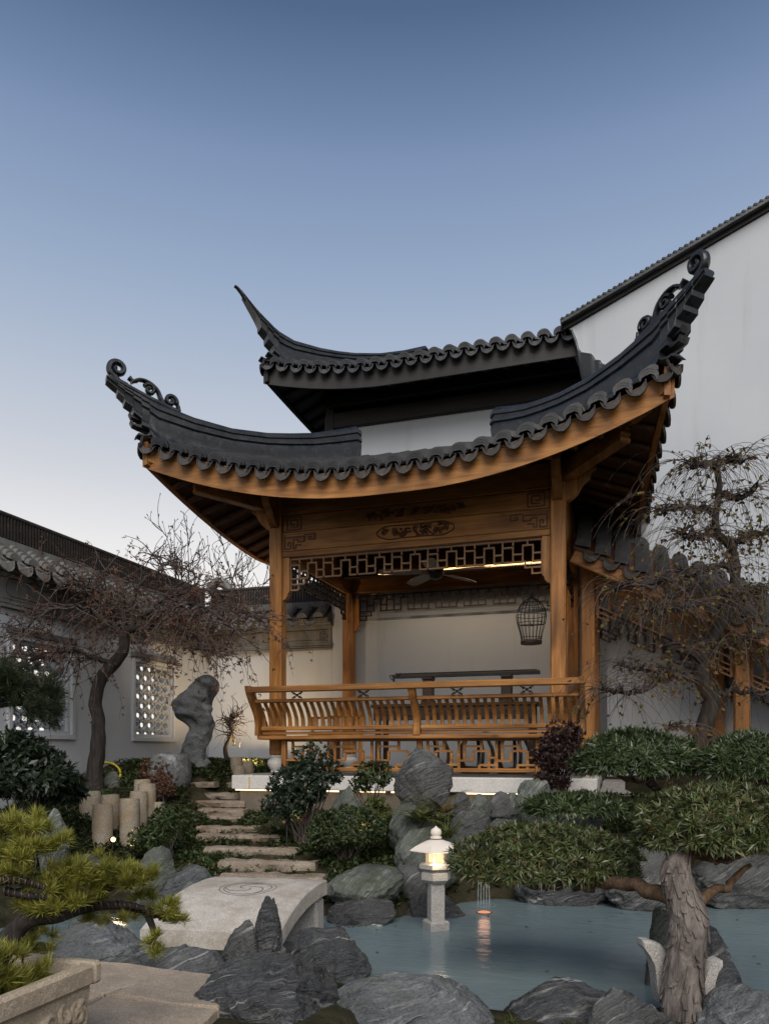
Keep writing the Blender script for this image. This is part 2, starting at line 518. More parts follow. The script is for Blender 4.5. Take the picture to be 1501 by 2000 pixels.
bark('bark_brown', (.060, .036, .022), (.12, .075, .045), (.19, .125, .08), 2.0)

t = NT('soil', .95, .1)
v = t.mapping((1, 1, 1))
c = t.ramp(t.noise(v, 5, 6, .65), [(.3, (.020, .019, .011)), (.5, (.038, .036, .020)), (.75, (.070, .056, .036))])
t.color(c); t.bump(t.noise(v, 16, 6, .7), .9, .05)

t = NT('water', .10, .5)
v = t.mapping((1, 1, 1))
big = t.noise(v, .9, 3)
t.color(t.ramp(big, [(.3, (.115, .165, .182)), (.7, (.150, .198, .212))]))
t.b.inputs['IOR'].default_value = 1.33
rp = t.noise(t.mapping((1.2, 3.2, 1), (0, 0, R(-12))), 2.6, 4, .6, 1.2)
t.rough(t.ramp(rp, [(.3, .10), (.7, .20)]))
t.bump(rp, .14, .05)

t = NT('falling_water', .15, .5)
t.color((.55, .65, .72)); t.b.inputs['Alpha'].default_value = .16

def plain(name, c, rough=.6, spec=.3, metal=0.0):
    t = NT(name, rough, spec); t.color(c); t.b.inputs['Metallic'].default_value = metal
    v = t.mapping((1, 1, 1)); t.bump(t.noise(v, 25, 3), .08, .004)
plain('iron', (.018, .017, .017), .5, .4)
plain('fan_blade', (.20, .17, .145), .5)
plain('wire', (.10, .075, .060), .45, .4, .6)
plain('yellow', (.60, .50, .03), .5)
plain('yellow_paint', (.55, .36, .03), .7)
plain('red_plastic', (.5, .02, .03), .4)
plain('pale_stone', (.70, .63, .55), .7)
def glow(name, c, k):
    m = bpy.data.materials.new(name); m.use_nodes = True
    n = m.node_tree.nodes; n.clear()
    e = n.new('ShaderNodeEmission'); e.inputs[0].default_value = (*c, 1); e.inputs[1].default_value = k
    o = n.new('ShaderNodeOutputMaterial'); m.node_tree.links.new(e.outputs[0], o.inputs[0]); M_[name] = m
glow('led_warm', (1.0, .74, .44), 2.4)
glow('led_amber', (1.0, .58, .20), 4.0)
glow('lamp_face', (1.0, .62, .25), 5.0)
glow('lantern_glow', (1.0, .70, .38), 1.3)
glow('pond_lamp_glow', (1.0, .40, .22), .8)

# ------------------------------------------------------------------ ground, pond, path
_pp = [(330, 1830), (470, 1850), (590, 1885), (690, 1950), (820, 1985), (1000, 1996), (1230, 1990), (1370, 1985), (1501, 1990), (1700, 1970)]
POND = [onz(a, b, 0).xy for a, b in _pp] + [Vector((3.2, 5.2)), Vector((3.4, 7.6)), onz(1501, 1762, 0).xy, onz(1300, 1757, 0).xy, onz(1100, 1757, 0).xy,
        onz(950, 1757, 0).xy, onz(880, 1768, 0).xy, onz(770, 1795, 0).xy, onz(640, 1790, 0).xy, onz(560, 1785, 0).xy, onz(380, 1782, 0).xy, Vector((-4.3, 5.0)), Vector((-4.4, 4.2)), Vector((-3.2, 4.0))]
_PX = np.array([[p.x, p.y] for p in POND])
def pond_sd(x, y):
    """signed distance to the pond's edge, negative inside"""
    a = _PX; b = np.roll(_PX, -1, 0)
    d = b - a; q = np.array([x, y]) - a
    t = np.clip((q*d).sum(1) / np.maximum((d*d).sum(1), 1e-9), 0, 1)
    r = q - d*t[:, None]
    dist = math.sqrt(float((r*r).sum(1).min()))
    c = ((a[:, 1] > y) != (b[:, 1] > y)) & (x < d[:, 0]*(y-a[:, 1])/np.where(np.abs(d[:, 1]) < 1e-9, 1e-9, d[:, 1]) + a[:, 0])
    return -dist if int(c.sum()) % 2 else dist
def hill(x, y):
    h = interp(y, [0, 4.6, 5.7, 6.4, 7.5, 8.5, 9.5, 10.6, 14], [.17, .17, .20, .30, .55, .84, 1.0, 1.10, 1.12])
    if y < 5: h = lerp(h, .012, sstep(-1.2, -1.0, x)*sstep(5, 4.6, y))
    h += .40 * sstep(-4.25, -5.4, x) * sstep(5.2, 6.4, y)
    h += .35 * sstep(.6, 2.0, x) * sstep(6.8, 8.0, y)
    return min(1.14, h)
def ground_z(x, y, bumps=True):
    h = hill(x, y)
    if -6 < x < 4.5 and 2 < y < 9:
        s = pond_sd(x, y)
        if s < 0: return max(-.45, -.04 + s*1.1)
        if s < .45: h = lerp(.06, h, sstep(0, .45, s))
    if bumps and 5.2 < y < 12: h += .035*noise.noise((x*2.1, y*2.1, 0)) * sstep(5.2, 6, y)
    return h
def hit(px, py, d0=2.0, d1=14.0):
    """where the line of sight through this bearing meets the ground"""
    d = d0
    while d < d1:
        p = pw(px, py, d)
        if p.z <= ground_z(p.x, p.y, False): break
        d += .02
    return d
def hitp(px, py):
    d = hit(px, py); p = pw(px, py, d); return p, d

gx = np.concatenate([np.array([-120, -60, -30, -15, -9]), np.arange(-7.4, 4.2, .08), np.array([6, 10, 20, 50, 120])])
gy = np.concatenate([np.array([-120, -50, -20, -6, -1]), np.arange(1.0, 11.2, .08), np.array([13, 18, 30, 60, 120])])
mb = MB()
for y in gy:
    for x in gx: mb.v.append((x, y, ground_z(float(x), float(y))))
nx_ = len(gx)
for j in range(len(gy)-1):
    for i in range(nx_-1):
        mb.f.append((j*nx_+i, j*nx_+i+1, (j+1)*nx_+i+1, (j+1)*nx_+i))
struct(mb.build('ground', 'soil', smooth=True))
mb = MB()
mb.add([(p.x, p.y, 0.0) for p in [Vector((-5.2, 3.4)), Vector((4.2, 3.4)), Vector((4.2, 8.2)), Vector((-5.2, 8.2))]], [(0, 1, 2, 3)])
struct(mb.build('pond_water', 'water', fix=True))

# crazy paving of the near bank
path = empty('path', (-1.6, 3.4, .19)); struct(path)
def pave(pts, k):
    mb = MB()
    pts = [Vector((p.x, p.y)) for p in pts]
    c = sum(pts, Vector((0, 0)))/len(pts)
    ring = []
    n = len(pts)
    for i in range(n):                      # soft, wandering edges
        a, b = pts[i], pts[(i+1) % n]
        for j in range(6):
            q = a.lerp(b, j/6)
            w = .028*math.sin(j/6*math.pi)*math.sin(5.0*(q.x*1.7+q.y*2.3))
            nrm = Vector((-(b-a).y, (b-a).x)).normalized()
            q = q + nrm*w
            ring.append(q + (c-q).normalized()*.008)
    top = .028 + .006*math.sin(k*2.3)
    mb.loft([[(q.x+1.6, q.y-3.4, -.05) for q in ring], [(q.x+1.6, q.y-3.4, top-.006) for q in ring],
             [(q.x+1.6+(c-q).normalized().x*.006, q.y-3.4+(c-q).normalized().y*.006, top) for q in ring]])
    mb.build('flagstone', 'flagstone', path, fix=True, auto=40)
gxs = [-2.75, -2.15, -1.62, -1.12, -.55]
gys = [2.35, 2.86, 3.32, 3.74, 4.1]
J = {}
for i, x in enumerate(gxs):
    for j, y in enumerate(gys):
        J[i, j] = Vector((x + .13*noise.noise((i*1.7, j*2.3, 1)), y + .13*noise.noise((i*2.1, j*1.3, 9))))
for i in range(len(gxs)-1):
    for j in range(len(gys)-1):
        m_ = (J[i, j]+J[i+1, j+1])/2; dd = -m_.x*SA+m_.y*CA; px_ = CX+F_PX*(m_.x*CA+m_.y*SA)/dd
        if px_ > 470 or dd > 3.85: continue
        pave([J[i, j], J[i+1, j], J[i+1, j+1], J[i, j+1]], i*5+j)

# ------------------------------------------------------------------ tiled roofs
def drip_mesh(w=.19, h=.17, th=.012):
    """a crescent drip tile, hanging in the XZ plane, its face towards -Y"""
    n = 13; top = []; bot = []
    for i in range(n):
        u = -1 + 2*i/(n-1)
        top.append((u*w/2, -.050*(1-u*u)))
        bot.append((u*w/2, -.012 - (h-.012)*(max(0, 1-u*u))**.48 - (.04*h if abs(u) < .01 else 0)))
    mb = MB(); tilt = .16
    def P(u, v, t): return (u, t + v*-tilt*-1, v)
    rings = []
    for t in (0, th):
        rings.append([P(u, v, t) for u, v in top] + [P(u, v, t) for u, v in bot[::-1]])
    mb.loft(rings, True, False)
    m = 2*n
    for k in range(n-1):
        mb.f.append((k, k+1, m-2-k, m-1-k)[::-1])
        mb.f.append((m+k, m+k+1, 2*m-2-k, 2*m-1-k))
    # raised rim along the lower edge
    rim = [P(u*.985, v+.006, -.006) for u, v in bot]
    mb.tube(rim, .006, 5)
    # short curl of the pan tile running back under the roof
    ring = [[(u, .0, v+.004) for u, v in top], [(u, .10, v+.035) for u, v in top]]
    mb.loft(ring, False, False)
    return mb.mesh('drip_tile')

class RoofSide:
    """one slope; a runs along the eave from corner A, b runs inwards"""
    def __init__(s, A, ex, ey, L, zc, lift, m, S, sl, cu, c0=True, c1=True):
        s.A, s.ex, s.ey, s.L = Vector((*A, 0)), Vector((*ex, 0)), Vector((*ey, 0)), L
        s.zc, s.lift, s.m, s.S, s.sl, s.cu, s.c0, s.c1 = zc, lift, m, S, sl, cu, c0, c1
    def sdist(s, a):
        v = 99
        if s.c0: v = min(v, a)
        if s.c1: v = min(v, s.L-a)
        return v
    def k(s, a): return max(0, 1 - s.sdist(a)/s.S)
    def be(s, a): return s.m*(1 - s.k(a)**2)
    def z(s, a, b):
        u = b - s.be(a)
        return s.zc + s.lift*s.k(a)**2*(1-.35*min(1, max(0, u)/1.6)) + s.sl*u + s.cu*max(0, u)**2
    def P(s, a, b, dz=0):
        p = s.A + s.ex*a + s.ey*b
        return Vector((p.x, p.y, s.z(a, b)+dz))
    def ez(s, a): return s.z(a, s.be(a))

def roof_side(roof, sd, bmax, sp, drip, mats, a0=0.0, a1=None, fascia=.27, board='wood_x', tiles=True, fmat=None):
    a1 = sd.L if a1 is None else a1
    # deck under the tiles
    na, nb = max(8, int((a1-a0)/.12)), 10
    mb = MB()
    for th in (0, -.05):
        for i in range(na+1):
            a = a0+(a1-a0)*i/na
            lim = min(bmax, sd.sdist(a)) if sd.sdist(a) < 90 else bmax
            lim = max(lim, sd.be(a)+.02)
            for j in range(nb+1):
                mb.v.append(tuple(sd.P(a, lerp(sd.be(a)+.03, lim, j/nb), th-.02)))
    o2 = (na+1)*(nb+1)
    for i in range(na):
        for j in range(nb):
            q = (i*(nb+1)+j, (i+1)*(nb+1)+j, (i+1)*(nb+1)+j+1, i*(nb+1)+j+1)
            mb.f.append(q); mb.f.append(tuple(x+o2 for x in q)[::-1])
    mb.build('roof_deck', mats[2], roof, fix=False)
    n = int(round((a1-a0)/sp))
    sp = (a1-a0)/n
    ang0 = math.atan2(sd.ex.y, sd.ex.x)
    for i in range(n+1):
        a = a0 + i*sp
        # ---- cover row, scalloped courses
        if tiles and 0 < i < n:
            lim = min(bmax, sd.sdist(a)) if sd.sdist(a) < 90 else bmax
            b0 = sd.be(a)-.045
            if lim - b0 > .12:
                rr = sp*.40
                rings = []; L_ = lim-b0; nc = max(2, int(L_/.062))
                slope = sd.ex*1.0
                for c in range(nc):
                    for e, (dz, rs) in enumerate(((.016, 1.0), (.0, .90))):
                        b = b0 + L_*(c+e*.98)/nc
                        p = sd.P(a, b, dz)
                        k_ = (sd.z(min(a+.02, sd.L), b)-sd.z(max(a-.02, 0), b))/.04
                        ring = []
                        for q in range(8):
                            th = math.pi*q/7
                            du = -math.cos(th)*rr*rs; dv = math.sin(th)*rr*rs*.92
                            ring.append(p + sd.ex*du + Vector((0, 0, dv + k_*du)))
                        rings.append(ring)
                mb = MB()
                mb.loft(rings, False, False)
                m = len(rings[0]); mb.f.append(tuple(range(m))[::-1])
                # thin layered rims at the mouth of the row
                for lay in range(3):
                    p = sd.P(a, b0-.004-.010*lay, -.018*lay)
                    o = len(mb.v)
                    for rs in (1.02-.05*lay, .84-.05*lay):
                        for q in range(8):
                            th = math.pi*q/7
                            du = -math.cos(th)*rr*rs; dv = math.sin(th)*rr*rs*.92
                            mb.v.append(tuple(p + sd.ex*du + Vector((0, 0, dv))))
                    for q in range(7): mb.f.append((o+q, o+q+1, o+8+q+1, o+8+q)[::-1])
                mb.build('tile_row', mats[0], roof, auto=50)
        # ---- drip tile
        if i < n:
            am = a + sp/2
            p = sd.P(am, sd.be(am)-.035, -.005)
            k_ = (sd.ez(min(am+.05, sd.L))-sd.ez(max(am-.05, 0)))/.1
            yaw = math.atan2(sd.be(min(am+.05, sd.L))-sd.be(max(am-.05, 0)), .1)
            inst('drip_tile', drip, roof, Matrix.Translation(p) @ rotz(ang0+yaw) @ Matrix.Rotation(-math.atan(k_), 4, 'Y') @ Matrix.Rotation(R(rnd.uniform(-2, 2)), 4, 'X'))
    # ---- fascia board following the eave
    rings = []
    N = max(12, int((a1-a0)/.1))
    for i in range(N+1):
        a = a0+(a1-a0)*i/N
        b = sd.be(a)+.035
        t_ = sd.P(a, b); zz = sd.ez(a)
        rings.append([Vector((t_.x, t_.y, zz-fascia)), Vector((t_.x, t_.y, zz-.03)),
                      Vector((t_.x, t_.y, zz-.03))+sd.ey*.05, Vector((t_.x, t_.y, zz-fascia+.012))+sd.ey*.05])
    mb = MB(); mb.loft(rings)
    mb.build('fascia_board', fmat or board, roof, fix=True, auto=40)

def soffit(roof, sd, a0, a1, depth, drop, mat, nr=None, rmat=None, flat=True):
    """boarded underside from the fascia to the beam line, with round rafters"""
    na, nb = max(10, int((a1-a0)/.15)), 8
    mb = MB()
    def zz(a, b): return sd.z(a, b) - drop
    for i in range(na+1):
        a = a0+(a1-a0)*i/na
        lim = min(depth, sd.sdist(a)+.001)
        lim = max(lim, sd.be(a)+.08)
        for j in range(nb+1):
            b = lerp(sd.be(a)+.06, lim, j/nb)
            p = sd.P(a, b); mb.v.append((p.x, p.y, zz(a, b)))
    for i in range(na):
        for j in range(nb):
            mb.f.append((i*(nb+1)+j, i*(nb+1)+j+1, (i+1)*(nb+1)+j+1, (i+1)*(nb+1)+j))
    mb.build('soffit_boards', mat, roof)
    if nr:
        sp = (a1-a0)/nr
        for i in range(nr):
            a = a0+(i+.5)*sp
            lim = min(depth, sd.sdist(a)); b0 = sd.be(a)+.09
            if lim-b0 < .15: continue
            pts = []
            for j in range(5):
                b = lerp(b0, lim, j/4); p = sd.P(a, b); pts.append((p.x, p.y, zz(a, b)-.03))
            MB().tube(pts, .036, 8).build('rafter', rmat or mat, roof, smooth=True)

RIDGE_PROF = [(.105, 0), (.105, .10), (.085, .15), (.072, .22), (.078, .36), (.088, .50), (.080, .58), (.100, .62), (.100, .69), (.078, .72), (.078, .78), (.094, .81), (.094, .90), (.078, .95), (.045, 1.0)]
def ridge(roof, P2, out, tt, top, base, mat, w=1.0, name='hip_ridge'):
    """P2(t) plan point, out = horizontal direction towards the corner"""
    side = Vector((-out.y, out.x, 0))
    rings = []
    for t, zt, zb in zip(tt, top, base):
        p = P2(t); h = zt-zb
        ww = w*min(1.0, .55+h*1.6)
        prof = RIDGE_PROF
        left = [Vector((p.x, p.y, zb+h*f))+side*hw*ww for hw, f in prof]
        right = [Vector((p.x, p.y, zb+h*f))-side*hw*ww for hw, f in prof]
        rings.append(left + right[::-1])
    mb = MB(); mb.loft(rings)
    return mb.build(name, mat, roof, fix=True, auto=32)
def spiral(c, h, r0, turns, start, sgn=1, n=26, r_end=.2):
    """points of a curl in the vertical plane along h"""
    out = []
    for i in range(n+1):
        f = i/n; a = start + sgn*turns*2*math.pi*f; r = r0*(1-f*(1-r_end))
        out.append(Vector((c.x + h.x*r*math.cos(a), c.y + h.y*r*math.cos(a), c.z + r*math.sin(a))))
    return out
def flat_tube(mb, pts, r, side, wide):
    """tube flattened: half-thickness r in its plane, wide across"""
    rings = []
    m = len(pts)
    for i, p in enumerate(pts):
        t = (pts[min(i+1, m-1)]-pts[max(i-1, 0)]).normalized()
        nrm = side.cross(t).normalized()
        rad = r[i] if hasattr(r, '__len__') else r
        ring = []
        for q in range(8):
            a = 2*math.pi*(q+.5)/8
            ring.append(p + nrm*math.cos(a)*rad*1.08 + side*math.sin(a)*wide*1.08)
        rings.append(ring)
    mb.loft(rings)
def hip_scrolls(roof, P2, out, mat):
    side = Vector((-out.y, out.x, 0))
    def at(t, z): p = P2(t); return Vector((p.x, p.y, z))
    mb = MB()
    # great curl at the tip: rises from the ridge end, loops over backwards
    c = at(-.165, 5.385)
    sp_ = spiral(c, out, .098, 1.35, R(-75), 1, 34, .22)
    flat_tube(mb, [at(-.10, 5.22), at(-.16, 5.25)] + sp_, [.034]*2+[lerp(.034, .022, i/len(sp_)) for i in range(len(sp_))], side, .042)
    flat_tube(mb, [at(-.085, 5.32), at(-.06, 5.29), at(-.03, 5.30), at(-.005, 5.33)], [.028, .022, .018, .01], side, .036)
    # middle leaf with an inner curl
    c = at(.065, 5.235)
    sp_ = spiral(c, out, .062, 1.3, R(30), 1, 28, .2)
    flat_tube(mb, sp_, [lerp(.022, .016, i/len(sp_)) for i in range(len(sp_))], side, .036)
    cur = catmull([at(-.07, 5.27), at(-.01, 5.32), at(.06, 5.31), at(.12, 5.25), at(.15, 5.16), at(.175, 5.09)], 4)
    flat_tube(mb, cur, [lerp(.014, .03, i/len(cur)) for i in range(len(cur))], side, .04)
    # rear curl
    c = at(.225, 5.16)
    sp_ = spiral(c, out, .066, 1.3, R(200), -1, 28, .2)
    flat_tube(mb, sp_, [lerp(.026, .018, i/len(sp_)) for i in range(len(sp_))], side, .04)
    flat_tube(mb, [at(.275, 5.03), at(.285, 5.07), at(.28, 5.12)], [.03, .026, .022], side, .04)
    # plate that carries the curls
    flat_tube(mb, [at(-.23, 5.275), at(-.15, 5.24), at(-.05, 5.19), at(.05, 5.14), at(.15, 5.10), at(.29, 5.045)], .03, side, .055)
    mb.build('scroll_ornament', mat, roof, fix=True, auto=40)

# ------------------------------------------------------------------ pavilion
PX0, PX1, PY0, PY1 = -3.86, -.66, 8.055, 10.45        # column centres
FLOOR = 1.06
pav = empty('pavilion', (-2.26, 9.25, .5))
tag(pav, 'open wooden pavilion with dark upswept tiled roof on a pale stone platform', 'pavilion')
PO = Vector((-2.26, 9.25, .5))
class Sub:
    """meshes given in world coordinates, hung under a parent whose origin is elsewhere"""
def part(mb, name, mat, parent, origin, **k):
    mb.v = [(p[0]-origin[0], p[1]-origin[1], p[2]-origin[2]) for p in mb.v]
    return mb.build(name, mat, parent, **k)
def ppart(mb, name, mat, **k): return part(mb, name, mat, pav, PO, **k)

# platform: slab, plinth, joint marks
mb = MB(); mb.box(-4.27, -.26, 7.70, 10.55, .885, FLOOR-.02, .008)
slab = ppart(mb, 'platform_slab', 'granite_white')
mb = MB(); mb.box(-4.20, -.33, 7.775, 10.54, .2, .884)
ppart(mb, 'plinth_wall', 'plinth')
mb = MB(); mb.box(-4.10, -.42, 7.88, 10.53, FLOOR-.02, FLOOR)
ppart(mb, 'floor_paving', 'concrete')
mb = MB(); mb.box(-4.05, -4.035, 7.697, 7.70, .895, 1.02)
ppart(mb, 'paint_mark', 'yellow_paint')
# light strip under the slab's nose: lengths of lit tape with gaps
for x0, x1 in ((-4.24, -3.80), (-3.35, -2.98), (-2.90, -2.45), (-2.38, -1.95), (-1.62, -.86), (-.66, -.34)):
    mb = MB(); mb.box(x0, x1, 7.735, 7.752, .868, .8845)
    ppart(mb, 'light_strip', 'led_warm')

# columns on stone drums
def column(x, y, w, z1):
    c = empty('column', (x-PO.x, y-PO.y, FLOOR-PO.z)); c.parent = pav
    mb = MB(); mb.box(-w/2, w/2, -w/2, w/2, .21, z1-FLOOR, .014)
    mb.build('shaft', 'wood_z', c)
    mb = MB()
    mb.lathe([(.075, 0), (.085, .012), (.078, .03), (.098, .06), (.118, .095), (.122, .125), (.112, .152), (.092, .168), (.088, .176), (.100, .188), (.100, .208), (.092, .2095)], 28)
    mb.build('column_base', 'granite_white', c, fix=True, auto=50)
    return c
for x in (PX0, PX1):
    for y in (PY0, PY1): column(x, y, .155, 4.32)

# beams round the top, with panels on the front
def beam_x(y, nm='beam'):
    mb = MB(); mb.box(PX0+.08, PX1-.08, y-.06, y+.06, 4.04, 4.31, .006); ppart(mb, nm, 'wood_x')
def beam_y(x):
    mb = MB(); mb.box(x-.06, x+.06, PY0+.08, PY1-.08, 3.62, 4.31, .006); ppart(mb, 'beam', 'wood_y')
beam_x(PY0); beam_y(PX0); beam_y(PX1)
mb = MB(); mb.box(PX0+.08, PX1-.08, PY1-.06, PY1+.06, 3.62, 4.31, .006); ppart(mb, 'beam', 'wood_x')
for z0, z1, dy in ((3.845, 4.036, .012), (3.625, 3.841, .004)):
    mb = MB(); mb.box(PX0+.082, PX1-.082, PY0-.05+dy, PY0+.05, z0, z1, .006)
    ppart(mb, 'carved_panel', 'wood_x')
mb = MB(); mb.box(PX0+.082, PX1-.082, PY0-.052, PY0+.05, 3.555, 3.621, .006); ppart(mb, 'lintel', 'wood_x')
# carving: fret corners and a floral cartouche on both panels
def fret_lines(x, z, sx, sz, s):
    """a fret of right angles growing from a corner"""
    L = []
    P = [(0, 0), (0, -1.0), (.45, -1.0), (.45, -.55), (.25, -.55), (.25, -.8)]
    Q = [(.0, -.2), (1.5, -.2), (1.5, -.55), (1.0, -.55), (1.0, -.38), (.65, -.38), (.65, -1.0), (.85, -1.0), (.85, -.75), (1.25, -.75)]
    T = [(1.5, -.1), (2.3, -.1), (2.3, -.45), (1.85, -.45), (1.85, -.28), (2.1, -.28)]
    for pl in (P, Q, T):
        L.append([(x+sx*a*s, z+sz*b*s) for a, b in pl])
    return L
yf = PY0-.046
def carve(name, lines, r, y):
    mb = MB()
    for ln in lines:
        for (a, b), (c, d) in zip(ln, ln[1:]):
            mb.bar((a, y, b), (c, y, d), .014, r*1.5, up=(0, 1, 0))
    return ppart(mb, name, 'wood_soffit')
xl, xr = PX0+.11, PX1-.11
carve('fret_carving', fret_lines(xl, 3.815, 1, 1, .165), .008, yf-.002)
carve('fret_carving', fret_lines(xr, 3.815, -1, 1, .165), .008, yf-.002)
for x in (xl, xr):
    s = 1 if x == xl else -1
    sq = [[(x+s*.03, 3.87), (x+s*.2, 3.87), (x+s*.2, 4.01), (x+s*.03, 4.01), (x+s*.03, 3.87)],
          [(x+s*.07, 3.90), (x+s*.16, 3.90), (x+s*.16, 3.98), (x+s*.07, 3.98), (x+s*.07, 3.93), (x+s*.12, 3.93)]]
    carve('fret_carving', sq, .008, yf+.006)
def floral(name, xc, zc, hw, hh, y, seed, frame):
    r2 = random.Random(seed); mb = MB()
    for k in range(46):                      # petals and leaves in low relief
        u = r2.uniform(-1, 1); v = r2.uniform(-.85, .85)
        if u*u*.8+v*v*.6 > 1: continue
        a = r2.uniform(0, 6.28); L = r2.uniform(.018, .038)
        x, z = xc+u*hw*.92, zc+v*hh*.8
        pts = [(x-L*math.cos(a), y+.004, z-L*math.sin(a)), (x, y-.012, z), (x+L*math.cos(a+.5), y+.004, z+L*math.sin(a+.5))]
        mb.tube(catmull(pts, 3), [.004, .008, .010, .012, .010, .008, .004], 6)
    for k in range(7):
        x = xc + hw*(-.84+.28*k); z = zc + hh*.35*math.sin(k*2.4)
        pts = [Vector((x+.034*(1-i/16)*math.cos(i*.75), y-.004, z+.034*(1-i/16)*math.sin(i*.75))) for i in range(15)]
        mb.tube(pts, .006, 5)
    if frame:
        pts = []
        for i in range(41):
            a = 2*math.pi*i/40
            cx = math.copysign(abs(math.cos(a))**.5, math.cos(a)); cz = math.copysign(abs(math.sin(a))**.8, math.sin(a))
            pts.append((xc+hw*1.04*cx, y-.002, zc+hh*(1.0+.10*math.cos(6*a))*cz))
        mb.tube(pts, .007, 6)
    ppart(mb, name, 'wood_soffit', smooth=True)
floral('flower_carving', -2.19, 3.733, .42, .075, yf-.002, 3, True)
floral('flower_carving', -2.19, 3.94, .60, .055, yf+.006, 5, False)

# hanging lattice under the lintels
def lattice_lines(L, H, unit=.40, drop=.13):
    n = max(2, int(round(L/unit))); w = L/n; S = []
    def pl(*p):
        for a, b in zip(p, p[1:]): S.append((a, b))
    pl((0, 0), (L, 0)); pl((0, 0), (0, -H-drop)); pl((L, 0), (L, -H-drop))
    for i in range(n):
        u = i*w
        if i: pl((u, 0), (u, -H))
        pl((u, -.30*H), (u+.27*w, -.30*H), (u+.27*w, -.64*H), (u+.52*w, -.64*H), (u+.52*w, -.24*H), (u+.78*w, -.24*H), (u+.78*w, -.62*H), (u+w, -.62*H))
        pl((u+.27*w, -.64*H), (u+.27*w, -H)); pl((u, -H), (u+.52*w, -H), (u+.52*w, -.64*H)); pl((u+.78*w, -.62*H), (u+.78*w, -H), (u+w, -H))
        pl((u+.27*w, 0), (u+.27*w, -.18*H)); pl((u+.64*w, 0), (u+.64*w, -.24*H))
    for s, u0 in ((1, 0), (-1, L)):
        pl((u0, -H-.5*drop), (u0+s*.42*w, -H-.5*drop), (u0+s*.42*w, -H)); pl((u0, -H-drop), (u0+s*.24*w, -H-drop), (u0+s*.24*w, -H-.5*drop))
    return S
def hang_lattice(a, b, ztop, H, mat='wood_lattice', unit=.40, drop=.13, th=.016):
    a = Vector(a); b = Vector(b); d = (b-a); L = d.length; d.normalize()
    nrm = Vector((-d.y, d.x, 0))
    mb = MB()
    for (u0, v0), (u1, v1) in lattice_lines(L, H, unit, drop):
        p = a + d*u0; q = a + d*u1
        P = Vector((p.x, p.y, ztop+v0)); Q = Vector((q.x, q.y, ztop+v1))
        e = (Q-P).normalized()*th*.5
        mb.bar(P-e, Q+e, .03 if abs(v0-v1) < 1e-6 else .028, th, up=tuple(nrm.cross((Q-P)).normalized()) if abs(v0-v1) > 1e-6 else (0, 0, 1))
    return ppart(mb, 'hanging_lattice', mat)
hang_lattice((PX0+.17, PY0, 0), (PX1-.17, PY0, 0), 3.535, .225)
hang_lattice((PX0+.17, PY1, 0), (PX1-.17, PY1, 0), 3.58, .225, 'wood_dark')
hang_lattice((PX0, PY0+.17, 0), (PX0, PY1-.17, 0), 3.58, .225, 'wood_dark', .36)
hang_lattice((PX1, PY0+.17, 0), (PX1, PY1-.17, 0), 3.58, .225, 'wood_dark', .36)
# jambs with a stepped foot that frame the front and rear lattice
def jamb(x, y, s):
    mb = MB()
    poly = [(0, 3.555), (.085, 3.555), (.085, 3.16), (.06, 3.13), (.06, 3.11), (.035, 3.08), (0, 3.06)]
    mb.prism(poly, lambda u, v, t: (x+s*u, y+t, v), -.038, .038)
    ppart(mb, 'jamb', 'wood_z', fix=True)
for y in (PY0, PY1):
    jamb(PX0+.079, y, 1); jamb(PX1-.079, y, -1)
# brackets on the column heads
def bracket(x, y, dx, dy, z1=4.33):
    mb = MB()
    poly = [(0, z1), (.30, z1), (.30, z1-.12), (.26, z1-.14), (.24, z1-.21), (.17, z1-.27), (.12, z1-.36), (.05, z1-.42), (0, z1-.43)]
    side = Vector((-dy, dx, 0))
    mb.prism(poly, lambda u, v, t: (x+dx*u+side.x*t, y+dy*u+side.y*t, v), -.045, .045)
    ppart(mb, 'bracket', 'wood_z', fix=True)
for x in (PX0, PX1):
    bracket(x, PY0-.078, 0, -1)
bracket(PX1+.078, PY0, 1, 0); bracket(PX1+.078, PY1, 1, 0)
bracket(PX0-.078, PY0, -1, 0); bracket(PX0-.078, PY1, -1, 0)
# ceiling boards and the inner beam with its light strip
mb = MB(); mb.box(PX0+.06, PX1-.06, PY0+.06, PY1-.06, 4.20, 4.23); ppart(mb, 'ceiling', 'wood_dark')
for k in range(9):
    y = PY0+.25+k*.26
    mb = MB(); mb.box(PX0+.062, PX1-.062, y-.03, y+.03, 4.13, 4.199); ppart(mb, 'ceiling_joist', 'wood_dark')
mb = MB(); mb.box(PX0+.10, PX1-.10, 9.86, 9.98, 3.72, 4.12, .006); ppart(mb, 'inner_beam', 'wood_dark')
mb = MB(); mb.box(PX0+.65, PX1-.12, 9.845, 9.858, 3.735, 3.75); ppart(mb, 'ceiling_light_strip', 'led_amber')

